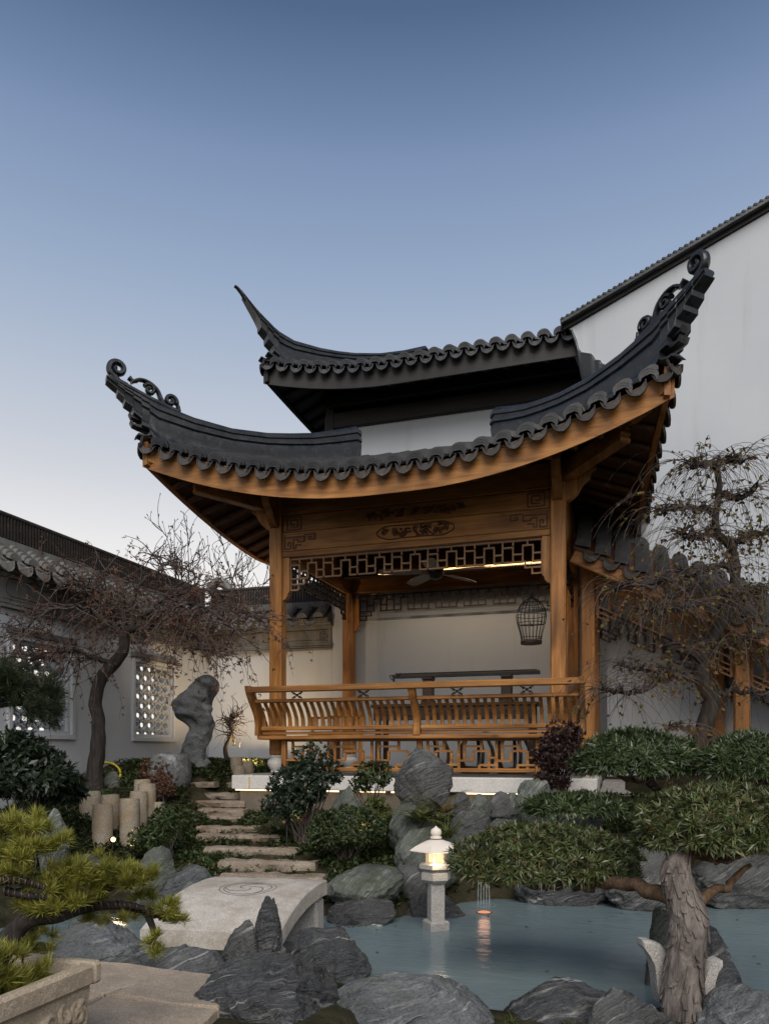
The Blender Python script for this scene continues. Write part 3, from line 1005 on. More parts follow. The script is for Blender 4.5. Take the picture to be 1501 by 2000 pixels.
# ---- bench with an outward-leaning back
BX0, BX1 = -3.97, -.42
bench = empty('bench', (-2.2-PO.x, 7.8-PO.y, FLOOR-PO.z)); bench.parent = pav
BO = Vector((-2.2, 7.8, FLOOR))
def bpart(mb, name, mat='wood_x', **k): return part(mb, name, mat, bench, BO, **k)
PROF = [(7.725, 1.53), (7.735, 1.60), (7.715, 1.68), (7.665, 1.76), (7.60, 1.83), (7.545, 1.90), (7.505, 1.96), (7.485, 2.01)]
def prof_at(z):
    return interp(z, [p[1] for p in PROF], [p[0] for p in PROF])
def rail(z0, z1, x0, x1, w, nm):
    zc = (z0+z1)/2; y = prof_at(zc)
    mb = MB(); mb.box(x0, x1, y-w/2, y+w/2, z0, z1, .008)
    bpart(mb, nm)
XM = -2.09
rail(1.955, 2.02, BX0+.02, BX1+.06, .085, 'top_rail')
for x0, x1 in ((BX0+.07, XM-.04), (XM+.04, BX1)):
    rail(1.845, 1.885, x0, x1, .055, 'upper_rail')
    rail(1.545, 1.590, x0, x1, .06, 'lower_rail')
    mb = MB(); mb.box(x0, x1, 7.735, 7.765, 1.500, 1.532, .004); bpart(mb, 'apron')
mb = MB(); mb.box(BX0+.02, BX1-.05, 7.70, 8.00, 1.445, 1.487, .008); bpart(mb, 'seat')
def curved_post(x, w, nm, z0=1.488, z1=1.955, dep=.05):
    mb = MB(); rings = []
    for k in range(12):
        z = lerp(z0, z1, k/11); y = prof_at(max(z, 1.53))
        rings.append([(x-w/2, y-dep/2, z), (x+w/2, y-dep/2, z), (x+w/2, y+dep/2, z), (x-w/2, y+dep/2, z)])
    mb.loft(rings); return bpart(mb, nm, 'wood_z', fix=True)
curved_post(XM, .07, 'middle_post', dep=.07)
# shaped end panels, wide curved boards that sweep outwards
for x, s in ((BX0+.025, 1), (BX1+.025, -1)):
    mb = MB(); rings = []
    for k in range(14):
        z = lerp(1.488, 2.03, k/13); y = prof_at(max(z, 1.53))
        back = lerp(7.98, 7.62, sstep(1.5, 2.0, z))
        rings.append([(x-.022, y-.045, z), (x+.022, y-.045, z), (x+.022, back, z), (x-.022, back, z)])
    mb.loft(rings); bpart(mb, 'end_panel', 'wood_z', fix=True, auto=40)
smesh = None
xs = []
n = 44
for i in range(n):
    x = BX0+.10 + (BX1-BX0-.16)*i/(n-1)
    if abs(x-XM) < .055: continue
    xs.append(x)
for x in xs:
    if smesh is None:
        mb = MB(); rings = []
        for k in range(9):
            z = lerp(1.588, 1.848, k/8); y = prof_at(z) + .012*math.sin(k/8*math.pi)
            rings.append([(-.019, y-.011-BO.y, z-BO.z), (.019, y-.011-BO.y, z-BO.z), (.019, y+.011-BO.y, z-BO.z), (-.019, y+.011-BO.y, z-BO.z)])
        mb.loft(rings); o = mb.build('back_slat', 'wood_z', bench, fix=True); smesh = o.data
    else: o = inst('back_slat', smesh, bench)
    o.location = (x-BO.x, rnd.uniform(-.003, .003), 0)
# little carved blocks between the two top rails
cm = None
for x in (-3.38, -2.62, -1.62, -.92):
    mb = MB()
    for dx, dz, s_ in ((0, 0, 1.0), (-.034, .018, .8), (.034, .018, .8), (-.03, -.02, .8), (.03, -.02, .8), (-.055, .03, .5), (.055, .03, .5), (-.05, -.028, .5), (.05, -.028, .5)):
        mb.box(x+dx-.016*s_, x+dx+.016*s_, 7.515, 7.54, 1.92+dz-.014*s_, 1.92+dz+.014*s_, .004)
    bpart(mb, 'carved_block', 'wood_dark')
# fretwork panels below the seat
for x in (-3.69+.02, XM, -.84):
    mb = MB(); mb.box(x-.028, x+.028, 7.80, 7.855, FLOOR+.001, 1.444, .004); bpart(mb, 'leg', 'wood_z')
for x0, x1 in ((-3.64, XM-.03), (XM+.03, -.87)):
    mb = MB(); L = x1-x0; yy = 7.828; th = .022
    def hb(u0, u1, z): mb.bar((x0+u0, yy, z), (x0+u1, yy, z), .03, th)
    def vb(u, z0, z1): mb.bar((x0+u, yy, z0), (x0+u, yy, z1), .028, th, up=(0, 1, 0))
    zb, zt = 1.115, 1.425
    mb.box(x0, x1, yy-.018, yy+.018, zb-.02, zb+.02, .004); mb.box(x0, x1, yy-.018, yy+.018, zt-.005, zt+.018, .004)
    nu = 3; w = L/nu; z1, z2 = zb+.10, zb+.20
    for i in range(nu):
        u = i*w
        hb(u, u+.38*w, z1); vb(u+.38*w, z1, z2); hb(u+.38*w, u+.8*w, z2); vb(u+.8*w, zb, z2)
        vb(u+.15*w, z1, zt); hb(u+.15*w, u+.6*w, zt-.06); vb(u+.6*w, z2, zt); hb(u+.55*w, u+w, z1-.045); vb(u+.55*w, zb, z1-.045)
        if i: vb(u, zb, zt)
        hb(u+.8*w, u+w, z1+.03)
    bpart(mb, 'fret_panel', 'wood_x')

# ---- roof
EX0, EX1, EY0, EY1 = -4.98, .41, 7.0, 11.5
ZC, LIFT, MI, SS, SL, CU = 4.18, .50, .20, 2.5, .395, .012
roof = empty('roof', (0, 0, 4.2-PO.z)); roof.parent = pav
RO = Vector((PO.x, PO.y, 4.2))
class _R:  # the roof's parts are given in world coordinates
    pass
roof.location = (-PO.x, -PO.y, -PO.z)         # so that its children can use world coordinates
drip = drip_mesh(.182, .125)
drip.materials.append(M_['tile_warm'])
fr = RoofSide((EX0, EY0), (1, 0), (0, 1), EX1-EX0, ZC, LIFT, MI, SS, SL, CU)
lf = RoofSide((EX0, EY1), (0, -1), (1, 0), EY1-EY0, ZC, LIFT, MI, SS, SL, CU)
rg = RoofSide((EX1, EY0), (0, 1), (-1, 0), EY1-EY0, ZC, LIFT, MI, SS, SL, CU)
TM = ('tile', 'tile', 'tile')
roof_side(roof, fr, 2.25, .2156, drip, TM, fascia=.285)
roof_side(roof, lf, 2.25, .215, drip, TM, a0=.96, fascia=.285, board='wood_y')
roof_side(roof, rg, 2.25, .215, drip, TM, a1=lf.L-.96, fascia=.285, board='wood_y')
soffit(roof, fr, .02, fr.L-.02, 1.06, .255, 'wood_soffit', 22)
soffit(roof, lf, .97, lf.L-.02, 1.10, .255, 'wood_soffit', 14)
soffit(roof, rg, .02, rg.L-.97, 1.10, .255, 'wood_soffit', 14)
# rear slope, down to the wall behind
mb = MB(); zt = fr.z(2.6, 2.25)
mb.loft([[(-2.75, 9.24, zt), (-4.2, 10.55, zt-.55), (-4.2, 10.55, zt-.60), (-2.75, 9.24, zt-.05)], [(-1.8, 9.24, zt), (-.35, 10.55, zt-.55), (-.35, 10.55, zt-.60), (-1.8, 9.24, zt-.05)]])
mb.build('roof_deck', 'tile', roof, fix=True)
mb = MB(); mb.tube([(-2.85, 9.25, zt-.02), (-1.7, 9.25, zt-.02)], .07, 12); mb.build('ridge_cap', 'tile', roof, auto=50)
# hip ridges with scrolled tips
T_ = [1.84, 1.80, 1.6, 1.4, 1.2, 1.0, .85, .7, .55, .4, .3, .2, .12, .06, .055, 0, -.005, -.06, -.065, -.12, -.125, -.17, -.175, -.21, -.25]
TOP = [(1.84, 5.27), (1.80, 5.31), (1.6, 5.21), (1.4, 5.12), (1.2, 5.06), (1.0, 5.01), (.7, 4.98), (.4, 5.015), (.1, 5.10), (-.1, 5.19), (-.25, 5.28)]
BAS = {.06: 4.72, .055: 4.78, 0: 4.80, -.005: 4.87, -.06: 4.92, -.065: 4.98, -.12: 5.02, -.125: 5.06, -.17: 5.11, -.175: 5.15, -.21: 5.18, -.25: 5.22}
for cx, sx in ((EX0, 1), (EX1, -1)):
    out = Vector((-sx, -1, 0)).normalized()
    P2 = lambda t, cx=cx, sx=sx: Vector((cx+sx*t, EY0+t))
    side = fr
    tt = T_; top = [interp(-t, [-a for a, b in TOP], [b for a, b in TOP]) for t in tt]
    bas = [BAS.get(t) or fr.z(t, t)-.03 for t in tt]
    ridge(roof, P2, out, tt, top, bas, 'ridge_tile')
    hip_scrolls(roof, P2, out, 'ridge_tile')
    # pale mitred block at the inner end
    # corner tile caps, hooked, stacked under the tip
    sd3 = Vector((-out.y, out.x, 0))
    for k, (t, z, r_) in enumerate(((.02, 4.70, .075), (-.02, 4.80, .06), (-.03, 4.88, .05))):
        p = P2(t); mb = MB()
        c = Vector((p.x, p.y, z))
        pts = [c - out*.16, c, c + out*.055 + Vector((0, 0, .012)), c+out*.08+Vector((0, 0, .05 if k else -.01))]
        flat_tube(mb, pts, [.03, .03, .022, .008], sd3, r_)
        mb.build('corner_tile', 'tile', roof, fix=True, auto=40)
    # corner drip
    p = P2(.0)
    yaw = math.atan2(sx*-1*-1, 1)
    inst('drip_tile', drip, roof, Matrix.Translation((p.x, p.y, fr.ez(0)+.0)) @ rotz(R(-45 if sx == 1 else 45)))
    # angle rafter: a stout diagonal beam from column to corner with a three-lobed end
    a = Vector((PX0 if sx == 1 else PX1, PY0, 4.16)); b = Vector((cx+sx*.42, EY0+.42, 4.28))
    mb = MB(); mb.bar(a, b, .13, .17, c=.01); mb.build('angle_rafter', 'wood_y', roof)
    e_ = (b-a).normalized()
    for k in range(3):
        mb = MB(); q = b + e_*(-.005) + Vector((0, 0, -.055+.055*k)); w_ = Vector((-e_.y, e_.x, 0)).normalized()*.064
        mb.tube([q-w_, q+w_], .03, 10); mb.build('rafter_end', 'wood_x', roof, smooth=False)
    a2 = Vector((cx+sx*.55, EY0+.55, 4.33)); b2 = Vector((cx+sx*.05, EY0+.05, 4.50))
    mb = MB(); mb.bar(a2, b2, .11, .13, c=.01); mb.build('angle_rafter', 'wood_y', roof)

# ------------------------------------------------------------------ white house behind
house = empty('house', (-2.2, 10.6, 0))
tag(house, 'tall white plastered house with dark tiled roof rising behind the pavilion', 'house')
HO = Vector((-2.2, 10.6, 0))
def hpart(mb, name, mat, **k): return part(mb, name, mat, house, HO, **k)
mb = MB(); mb.box(-4.19, -.215, 10.6, 14.2, -.2, 6.13); hpart(mb, 'wall', 'plaster')
mb = MB(); mb.box(-4.14, -.22, 10.66, 14.1, 6.131, 6.75); hpart(mb, 'wall_head', 'wood_black')
mb = MB(); mb.box(-4.24, -.216, 10.53, 10.67, 6.13, 6.36, .01); hpart(mb, 'tie_beam', 'wood_black')
mb = MB(); mb.box(-4.20, -.217, 10.45, 10.60, 6.42, 6.60, .01); hpart(mb, 'purlin', 'wood_black')
mb = MB(); mb.box(-4.27, -4.13, 10.52, 10.68, 5.0, 6.72, .01); hpart(mb, 'corner_post', 'wood_black')
mb = MB(); mb.box(-4.26, -4.14, 10.7, 14.1, 6.132, 6.45, .01); hpart(mb, 'tie_beam', 'wood_black')
hroof = empty('roof', (-HO.x, -HO.y, -HO.z)); hroof.parent = house
hd = drip_mesh(.172, .118); hd.materials.append(M_['tile_upper'])
HX, HY = -4.89, 9.70
hf = RoofSide((HX, HY), (1, 0), (0, 1), 4.31, 6.63, .21, .15, 1.9, .40, .02, True, False)
hl = RoofSide((HX, HY+4.3), (0, -1), (1, 0), 4.3, 6.63, .21, .15, 1.9, .40, .02, False, True)
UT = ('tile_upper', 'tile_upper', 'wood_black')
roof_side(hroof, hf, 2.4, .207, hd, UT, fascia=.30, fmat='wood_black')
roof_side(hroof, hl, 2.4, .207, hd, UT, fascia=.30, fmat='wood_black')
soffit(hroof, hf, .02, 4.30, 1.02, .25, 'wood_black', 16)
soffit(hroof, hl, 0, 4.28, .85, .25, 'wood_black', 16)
out = Vector((-1, -1, 0)).normalized()
P2h = lambda t: Vector((HX+t, HY+t))
tt = [1.92, 1.86, 1.6, 1.3, 1.0, .8, .6, .45, .32, .22, .16, .155, .10, .095, .04, .035, -.03, -.035, -.08, -.14, -.20]
UTOP = [(1.92, 7.62), (1.86, 7.69), (1.6, 7.53), (1.3, 7.38), (1.0, 7.28), (.8, 7.24), (.6, 7.22), (.32, 7.23), (.13, 7.32), (0, 7.45), (-.063, 7.52), (-.2, 7.70)]
UB = {.16: 6.86, .155: 6.93, .10: 6.98, .095: 7.06, .04: 7.12, .035: 7.19, -.03: 7.27, -.035: 7.33, -.08: 7.43, -.14: 7.55, -.20: 7.67}
top = [interp(-t, [-a for a, b in UTOP], [b for a, b in UTOP]) for t in tt]
ridge(hroof, P2h, out, tt, top, [UB.get(t) or hf.z(t, t)-.03 for t in tt], 'ridge_tile')
sd3 = Vector((-out.y, out.x, 0))
mb = MB()
flat_tube(mb, [Vector((*P2h(-.16), 7.64)), Vector((*P2h(-.22), 7.73)), Vector((*P2h(-.26), 7.78)), Vector((*P2h(-.285), 7.79))], [.035, .026, .02, .012], sd3, .03)
mb.build('ridge_tip', 'ridge_tile', hroof, fix=True, auto=40)
for t, z in ((.03, 6.84), (.10, 6.93)):
    c = Vector((*P2h(t), z)); mb = MB()
    flat_tube(mb, [c-out*.2, c, c+out*.08+Vector((0, 0, .03))], [.035, .032, .012], sd3, .07); mb.build('corner_tile', 'tile_upper', hroof, fix=True, auto=40)
inst('drip_tile', hd, hroof, Matrix.Translation((HX, HY, hf.ez(0))) @ rotz(R(-45)))
# gable wall to the right, with a moulded corbel and a tiled coping
def gz_(x): return 6.61 + .432*(x+.67)
mb = MB()
poly = [(-.21, -.2), (4.2, -.2), (4.2, gz_(4.2)), (-.67, gz_(-.67)), (-.645, 6.60), (-.62, 6.53), (-.585, 6.44), (-.565, 6.34), (-.535, 6.29), (-.47, 6.27), (-.42, 6.255), (-.39, 6.22), (-.365, 6.17), (-.31, 6.155), (-.285, 6.11), (-.25, 6.09), (-.24, 6.04), (-.21, 6.02)]
mb.prism(poly, lambda u, v, t: (u, t, v), 9.75, 10.58)
hpart(mb, 'gable_wall', 'plaster', fix=True)
for k, o_ in enumerate((.0, )):          # stepped mouldings that follow the corbel
    mb = MB()
    pts = [Vector((u+.02+o_*.6, 9.748, v+.0+o_)) for u, v in poly[4:]]
    flat_tube(mb, pts, .010, Vector((0, 1, 0)), .018-.004*k)
    hpart(mb, 'corbel_moulding', 'plaster', fix=True, auto=40)
cap = empty('gable_coping', (0, 0, 0)); cap.parent = house
cap.location = (-HO.x, -HO.y, -HO.z)
sl_ = math.atan(.432)
mb = MB(); mb.bar((-.74, 9.86, gz_(-.74)+.035), (4.2, 9.86, gz_(4.2)+.035), .30, .05); mb.build('coping_bed', 'wood_black', cap)
mb = MB(); mb.bar((-.76, 9.80, gz_(-.76)+.085), (4.2, 9.80, gz_(4.2)+.085), .36, .05); mb.build('coping_slab', 'tile_upper', cap)
mb = MB()
for k in range(int(4.9/.062)):
    x = -.74+k*.062; z = gz_(x)+.122
    mb.tube([(x, 9.618, z-.020), (x, 9.95, z+.035)], .024, 6)
struct(mb.build('coping_tiles', 'tile_upper', cap, smooth=True), 'stuff')

# ------------------------------------------------------------------ covered walkway stepping down to the right
walk = empty('covered_walkway', (.4, 9.0, .6))
tag(walk, 'stepped wooden walkway with sloping tiled roof going down behind the weeping tree', 'walkway')
WO = Vector((.4, 9.0, .6))
def wpart(mb, name, mat, **k): return part(mb, name, mat, walk, WO, **k)
KS = -.52
def wz(x): return 3.62 + KS*(x+.59)
def wcol(x, y, ztop, zbot=.5, w=.15):
    mb = MB(); mb.box(x-w/2, x+w/2, y-w/2, y+w/2, zbot, ztop, .012); wpart(mb, 'column', 'wood_z')
wcol(-.40, 8.97, 3.45); wcol(1.20, 8.97, 2.68); wcol(2.8, 8.97, 1.9, .2)
wcol(-.37, 9.66, 3.6); wcol(1.03, 9.66, 2.9); 
XA, XB = -.54, 3.2
def slopebar(x0, x1, y, dz, w, h, nm, mat='wood_x'):
    mb = MB(); mb.bar((x0, y, wz(x0)+dz), (x1, y, wz(x1)+dz), w, h, c=.006); wpart(mb, nm, mat)
slopebar(XA, XB, 8.60, -.10, .05, .19, 'fascia_board')
slopebar(-.32, XB, 8.97, -.12, .10, .26, 'beam')
slopebar(XA, XB, 9.30, .30, .12, .14, 'purlin')
mb = MB()
mb.loft([[(XA, 8.56, wz(XA)-.01), (XA, 9.34, wz(XA)+.49), (XA, 9.34, wz(XA)+.45), (XA, 8.56, wz(XA)-.05)], [(XB, 8.56, wz(XB)-.01), (XB, 9.34, wz(XB)+.49), (XB, 9.34, wz(XB)+.45), (XB, 8.56, wz(XB)-.05)]])
wroof = empty('roof', (-WO.x, -WO.y, -WO.z)); wroof.parent = walk
mb.build('roof_deck', 'wood_soffit', wroof, fix=True)
mb = MB(); mb.loft([[(XA, 9.34, wz(XA)+.49), (XA, 9.74, wz(XA)+.30), (XA, 9.74, wz(XA)+.26), (XA, 9.34, wz(XA)+.45)], [(XB, 9.34, wz(XB)+.49), (XB, 9.74, wz(XB)+.30), (XB, 9.74, wz(XB)+.26), (XB, 9.34, wz(XB)+.45)]])
mb.build('roof_deck', 'tile', wroof, fix=True)
kz = math.atan(KS)
for i in range(18):
    x = XA+.10+i*.208
    rings = []
    n = 11
    for c in range(n):
        for e, (dz, rs) in enumerate(((.030, 1.0), (.0, .86))):
            b = 8.53 + .86*(c+e*.98)/n
            ring = []
            for q in range(8):
                th = math.pi*q/7; du = -math.cos(th)*.085*rs; dv = math.sin(th)*.082*rs
                ring.append((x+du, b, wz(x)+.64*(b-8.56)+dz+dv+KS*du*.5))
            rings.append(ring)
    mb = MB(); mb.loft(rings, False, False)
    mb.f.append(tuple(range(8))[::-1]); m_ = len(rings)*8; mb.f.append(tuple(range(m_-8, m_)))
    mb.build('tile_row', 'tile', wroof, auto=50)
    xm = x+.104
    inst('drip_tile', drip, wroof, Matrix.Translation((xm, 8.535, wz(xm))) @ Matrix.Rotation(-kz*.8, 4, 'Y'))
# hanging lattice that follows the slope, front and back
def slope_lattice(x0, x1, y, ztop, H, mat):
    mb = MB(); L = x1-x0; th = .017
    for (u0, v0), (u1, v1) in lattice_lines(L, H, .42, .12):
        P = Vector((x0+u0, y, ztop+KS*u0+v0)); Q = Vector((x0+u1, y, ztop+KS*u1+v1))
        mb.bar(P, Q, .03, th, up=(0, 0, 1) if abs(u0-u1) > 1e-6 else (0, 1, 0))
    wpart(mb, 'hanging_lattice', mat)
slope_lattice(-.30, 1.10, 8.97, wz(-.30)-.26, .24, 'wood_x')
slope_lattice(1.30, 2.7, 8.97, wz(1.30)-.26, .24, 'wood_x')
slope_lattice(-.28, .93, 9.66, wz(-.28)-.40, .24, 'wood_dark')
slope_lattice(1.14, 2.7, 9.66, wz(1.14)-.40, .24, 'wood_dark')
mb = MB(); mb.bar((-.24, 8.55, .93), (1.6, 8.55, .10), .22, .14); wpart(mb, 'stair_stringer', 'granite')
mb = MB()
for k in range(9):
    mb = MB(); x = -.24+k*.22; z = .98-k*.115
    mb.box(x, x+.24, 8.62, 9.74, z-.14, z, .008); wpart(mb, 'stair_tread', 'granite')

# ------------------------------------------------------------------ garden walls with tiled copings
wd = drip_mesh(.21, .14); wd.materials.append(M_['frieze'])
def garden_wall(O, ex, en, L, label, windows=(), end_cap=None):
    """a along the wall, n out of the wall into the garden"""
    w = empty('garden_wall', O)
    tag(w, label, 'garden wall')
    E = Vector((*ex, 0)); N = Vector((*en, 0))
    def X(a, n, z): v = E*a+N*n; return (v.x, v.y, z)
    def bx(a0, a1, n0, n1, z0, z1, nm, mat, parent=None, c=0):
        mb = MB(); mb.box(a0, a1, n0, n1, z0, z1, c); mb.v = [X(*p) for p in mb.v]
        return mb.build(nm, mat, parent or w, fix=True)
    # body round the openings
    cuts = sorted(windows); a = 0; z0, z1 = 1.50, 2.53
    mb = MB()
    for (p, q) in cuts:
        mb.box(a, p, -.30, 0, -.2, 2.87); mb.box(p, q, -.30, 0, -.2, z0); mb.box(p, q, -.30, 0, z1, 2.87); a = q
    mb.box(a, L, -.30, 0, -.2, 2.87)
    mb.v = [X(*p) for p in mb.v]; mb.build('wall_body', 'plaster', w, fix=True)
    for (p, q) in cuts:
        win = empty('lattice_window', X((p+q)/2, 0, (z0+z1)/2)); win.parent = w
        c0 = Vector(X((p+q)/2, 0, (z0+z1)/2))
        def wb(mb, nm, mat, **k):
            mb.v = [tuple(Vector(X(*v))-c0) for v in mb.v]; return mb.build(nm, mat, win, **k)
        fr_ = MB(); t = .055
        for (a0, a1, b0, b1) in ((p-.05, q+.05, z1-.01, z1+.045), (p-.05, q+.05, z0-.05, z0+.01), (p-.05, p+.01, z0+.01, z1-.01), (q-.01, q+.05, z0+.01, z1-.01)):
            fr_.box(a0, a1, -.005, .035, b0, b1, .006)
        for (a0, a1, b0, b1) in ((p-.001, q+.001, z1-.05, z1-.012), (p-.001, q+.001, z0+.012, z0+.05), (p-.001, p+.04, z0+.05, z1-.05), (q-.04, q+.001, z0+.05, z1-.05)):
            fr_.box(a0, a1, -.06, -.01, b0, b1)
        wb(fr_, 'frame', 'plaster', fix=True)
        hd_ = MB(); hd_.box(p-.06, q+.06, -.002, .06, z1+.047, z1+.12, .01); wb(hd_, 'lintel', 'frieze', fix=True)
        # tracery: overlapping rings of curved tile
        tr = MB(); nx = 5; r = (q-p-.06)/nx/2; nz = int((z1-z0-.08)/(1.5*r))
        for j in range(nz+2):
            for i in range(nx+1):
                ca = p+.03+r*(2*i + (j % 2)); cz = z0+.05+j*1.5*r
                seg = []
                for k in range(19):
                    th = 2*math.pi*k/18
                    aa, zz = ca+r*1.0*math.cos(th), cz+r*1.0*math.sin(th)
                    ok = p+.0 < aa < q-.0 and z0+.0 < zz < z1-.0
                    if ok: seg.append((aa, zz))
                    if (not ok or k == 18) and len(seg) > 1:
                        for (u0, v0), (u1, v1) in zip(seg, seg[1:]):
                            tr.add([(u0, -.05, v0), (u1, -.05, v1), (u1, -.11, v1), (u0, -.11, v0)], [(0, 1, 2, 3)])
                        seg = []
                    if not ok: seg = []
        tr.v = [tuple(Vector(X(*v))-c0) for v in tr.v]
        o_ = tr.build('ring_tracery', 'plaster', win)
        so = o_.modifiers.new('thick', 'SOLIDIFY'); so.thickness = .022
    # frieze
    bx(0, L, -.31, .03, 2.871, 3.20, 'frieze', 'frieze')
    for k, (n, b0, b1) in enumerate(((.055, 2.84, 2.875), (.045, 2.885, 2.905), (.036, 2.935, 2.947), (.06, 3.16, 3.215), (.11, 3.216, 3.25))):
        bx(0, L+(.0 if not end_cap else .02), .0301, n, b0, b1, 'moulding', 'frieze', c=.004)
    # panels sunk in the frieze
    m = int(L/1.9)
    for k in range(m):
        a0 = .12+k*L/m; a1 = (k+1)*L/m-.12
        mb = MB(); z0_, z1_ = 2.98, 3.13; cc = .04
        ring = [(a0+cc, z0_), (a1-cc, z0_), (a1, z0_+cc), (a1, z1_-cc), (a1-cc, z1_), (a0+cc, z1_), (a0, z1_-cc), (a0, z0_+cc), (a0+cc, z0_)]
        for (u0, v0), (u1, v1) in zip(ring, ring[1:]):
            mb.bar(X(u0, .036, v0), X(u1, .036, v1), .014, .012, up=tuple(N))
        mb.build('frieze_panel', 'frieze', w)
    # tiles
    cop = empty('coping', (0, 0, 0)); cop.parent = w
    mb = MB(); mb.v = []
    mb.loft([[X(0, .17, 3.30), X(0, -.16, 3.53), X(0, -.49, 3.30), X(0, -.49, 3.25), X(0, .17, 3.25)], [X(L, .17, 3.30), X(L, -.16, 3.53), X(L, -.49, 3.30), X(L, -.49, 3.25), X(L, .17, 3.25)]])
    mb.build('coping_bed', 'frieze', cop, fix=True)
    n = int(L/.25); sp = L/n; ang = math.atan2(E.y, E.x)
    flip = (E.x*N.y - E.y*N.x) > 0
    row = None
    for i in range(n):
        a = (i+.5)*sp
        if row is None:
            rings = []; nc = 5
            for c in range(nc):
                for e, (dz, rs) in enumerate(((.016, 1.0), (.0, .88))):
                    f = (c+e*.98)/nc; nn = lerp(.225, -.06, f); z = lerp(3.29, 3.49, f)+dz
                    rings.append([X(-math.cos(math.pi*q/7)*.085*rs, nn, z+math.sin(math.pi*q/7)*.075*rs) for q in range(8)])
            mb = MB(); mb.loft(rings, False, False); mb.f.append(tuple(range(8)))
            r0 = mb.build('tile_row', 'frieze', cop, auto=50); row = r0.data; o_ = r0
        else: o_ = inst('tile_row', row, cop)
        o_.location = X(a, 0, 0)
        if i < n-1:
            p = X(a+sp/2, .222, 3.30)
            inst('drip_tile', wd, cop, Matrix.Translation(p) @ rotz(math.atan2(-N.x, N.y)+math.pi))
    # ridge: base course, upright tiles, cap
    bx(0, L, -.27, -.05, 3.50, 3.60, 'ridge_base', 'frieze', cop, .01)
    bx(0, L, -.25, -.07, 3.601, 3.84, 'ridge_core', 'wood_black', cop)
    mb = MB()
    for k in range(int(L/.045)):
        mb.bar(X(k*.045+.02, -.062, 3.602), X(k*.045+.02, -.062, 3.838), .016, .028, up=tuple(N))
    mb.build('ridge_tiles', 'tile_warm', cop)['kind'] = 'stuff'
    bx(0, L, -.27, -.045, 3.841, 3.885, 'ridge_cap', 'tile_warm', cop, .012)
    return w, X
YW = 10.6
garden_wall((-6.28, 4.2, 0), (0, 1), (1, 0), 6.4, 'long white garden wall with pierced windows along the left side', [(2.33, 3.26), (4.47, 5.40)])
gw2, X2 = garden_wall((-6.28, 10.6, 0), (1, 0), (0, -1), 2.087, 'short white garden wall with grey frieze between left wall and house', [], True)
# fret ornament on the end of the short wall's frieze
mb = MB()
for z0 in (2.97, 3.06):
    pts = [(1.90, z0), (2.02, z0), (2.02, z0+.075), (1.91, z0+.075), (1.91, z0+.02), (1.985, z0+.02), (1.985, z0+.05), (1.94, z0+.05)]
    for (u0, v0), (u1, v1) in zip(pts, pts[1:]): mb.bar(X2(u0, .038, v0), X2(u1, .038, v1), .014, .011, up=(0, -1, 0))
mb.build('fret_carving', 'frieze', gw2)
mb = MB()
pts = [Vector(X2(-.12, -.16, 3.86)), Vector(X2(-.05, -.16, 3.97)), Vector(X2(.06, -.16, 4.03)), Vector(X2(.18, -.16, 4.0)), Vector(X2(.28, -.16, 3.92)), Vector(X2(.33, -.16, 3.86))]
flat_tube(mb, pts, [.05, .07, .08, .075, .05, .02], Vector((0, 1, 0)), .06)
mb.build('ridge_ornament', 'frieze', gw2, fix=True, auto=50)

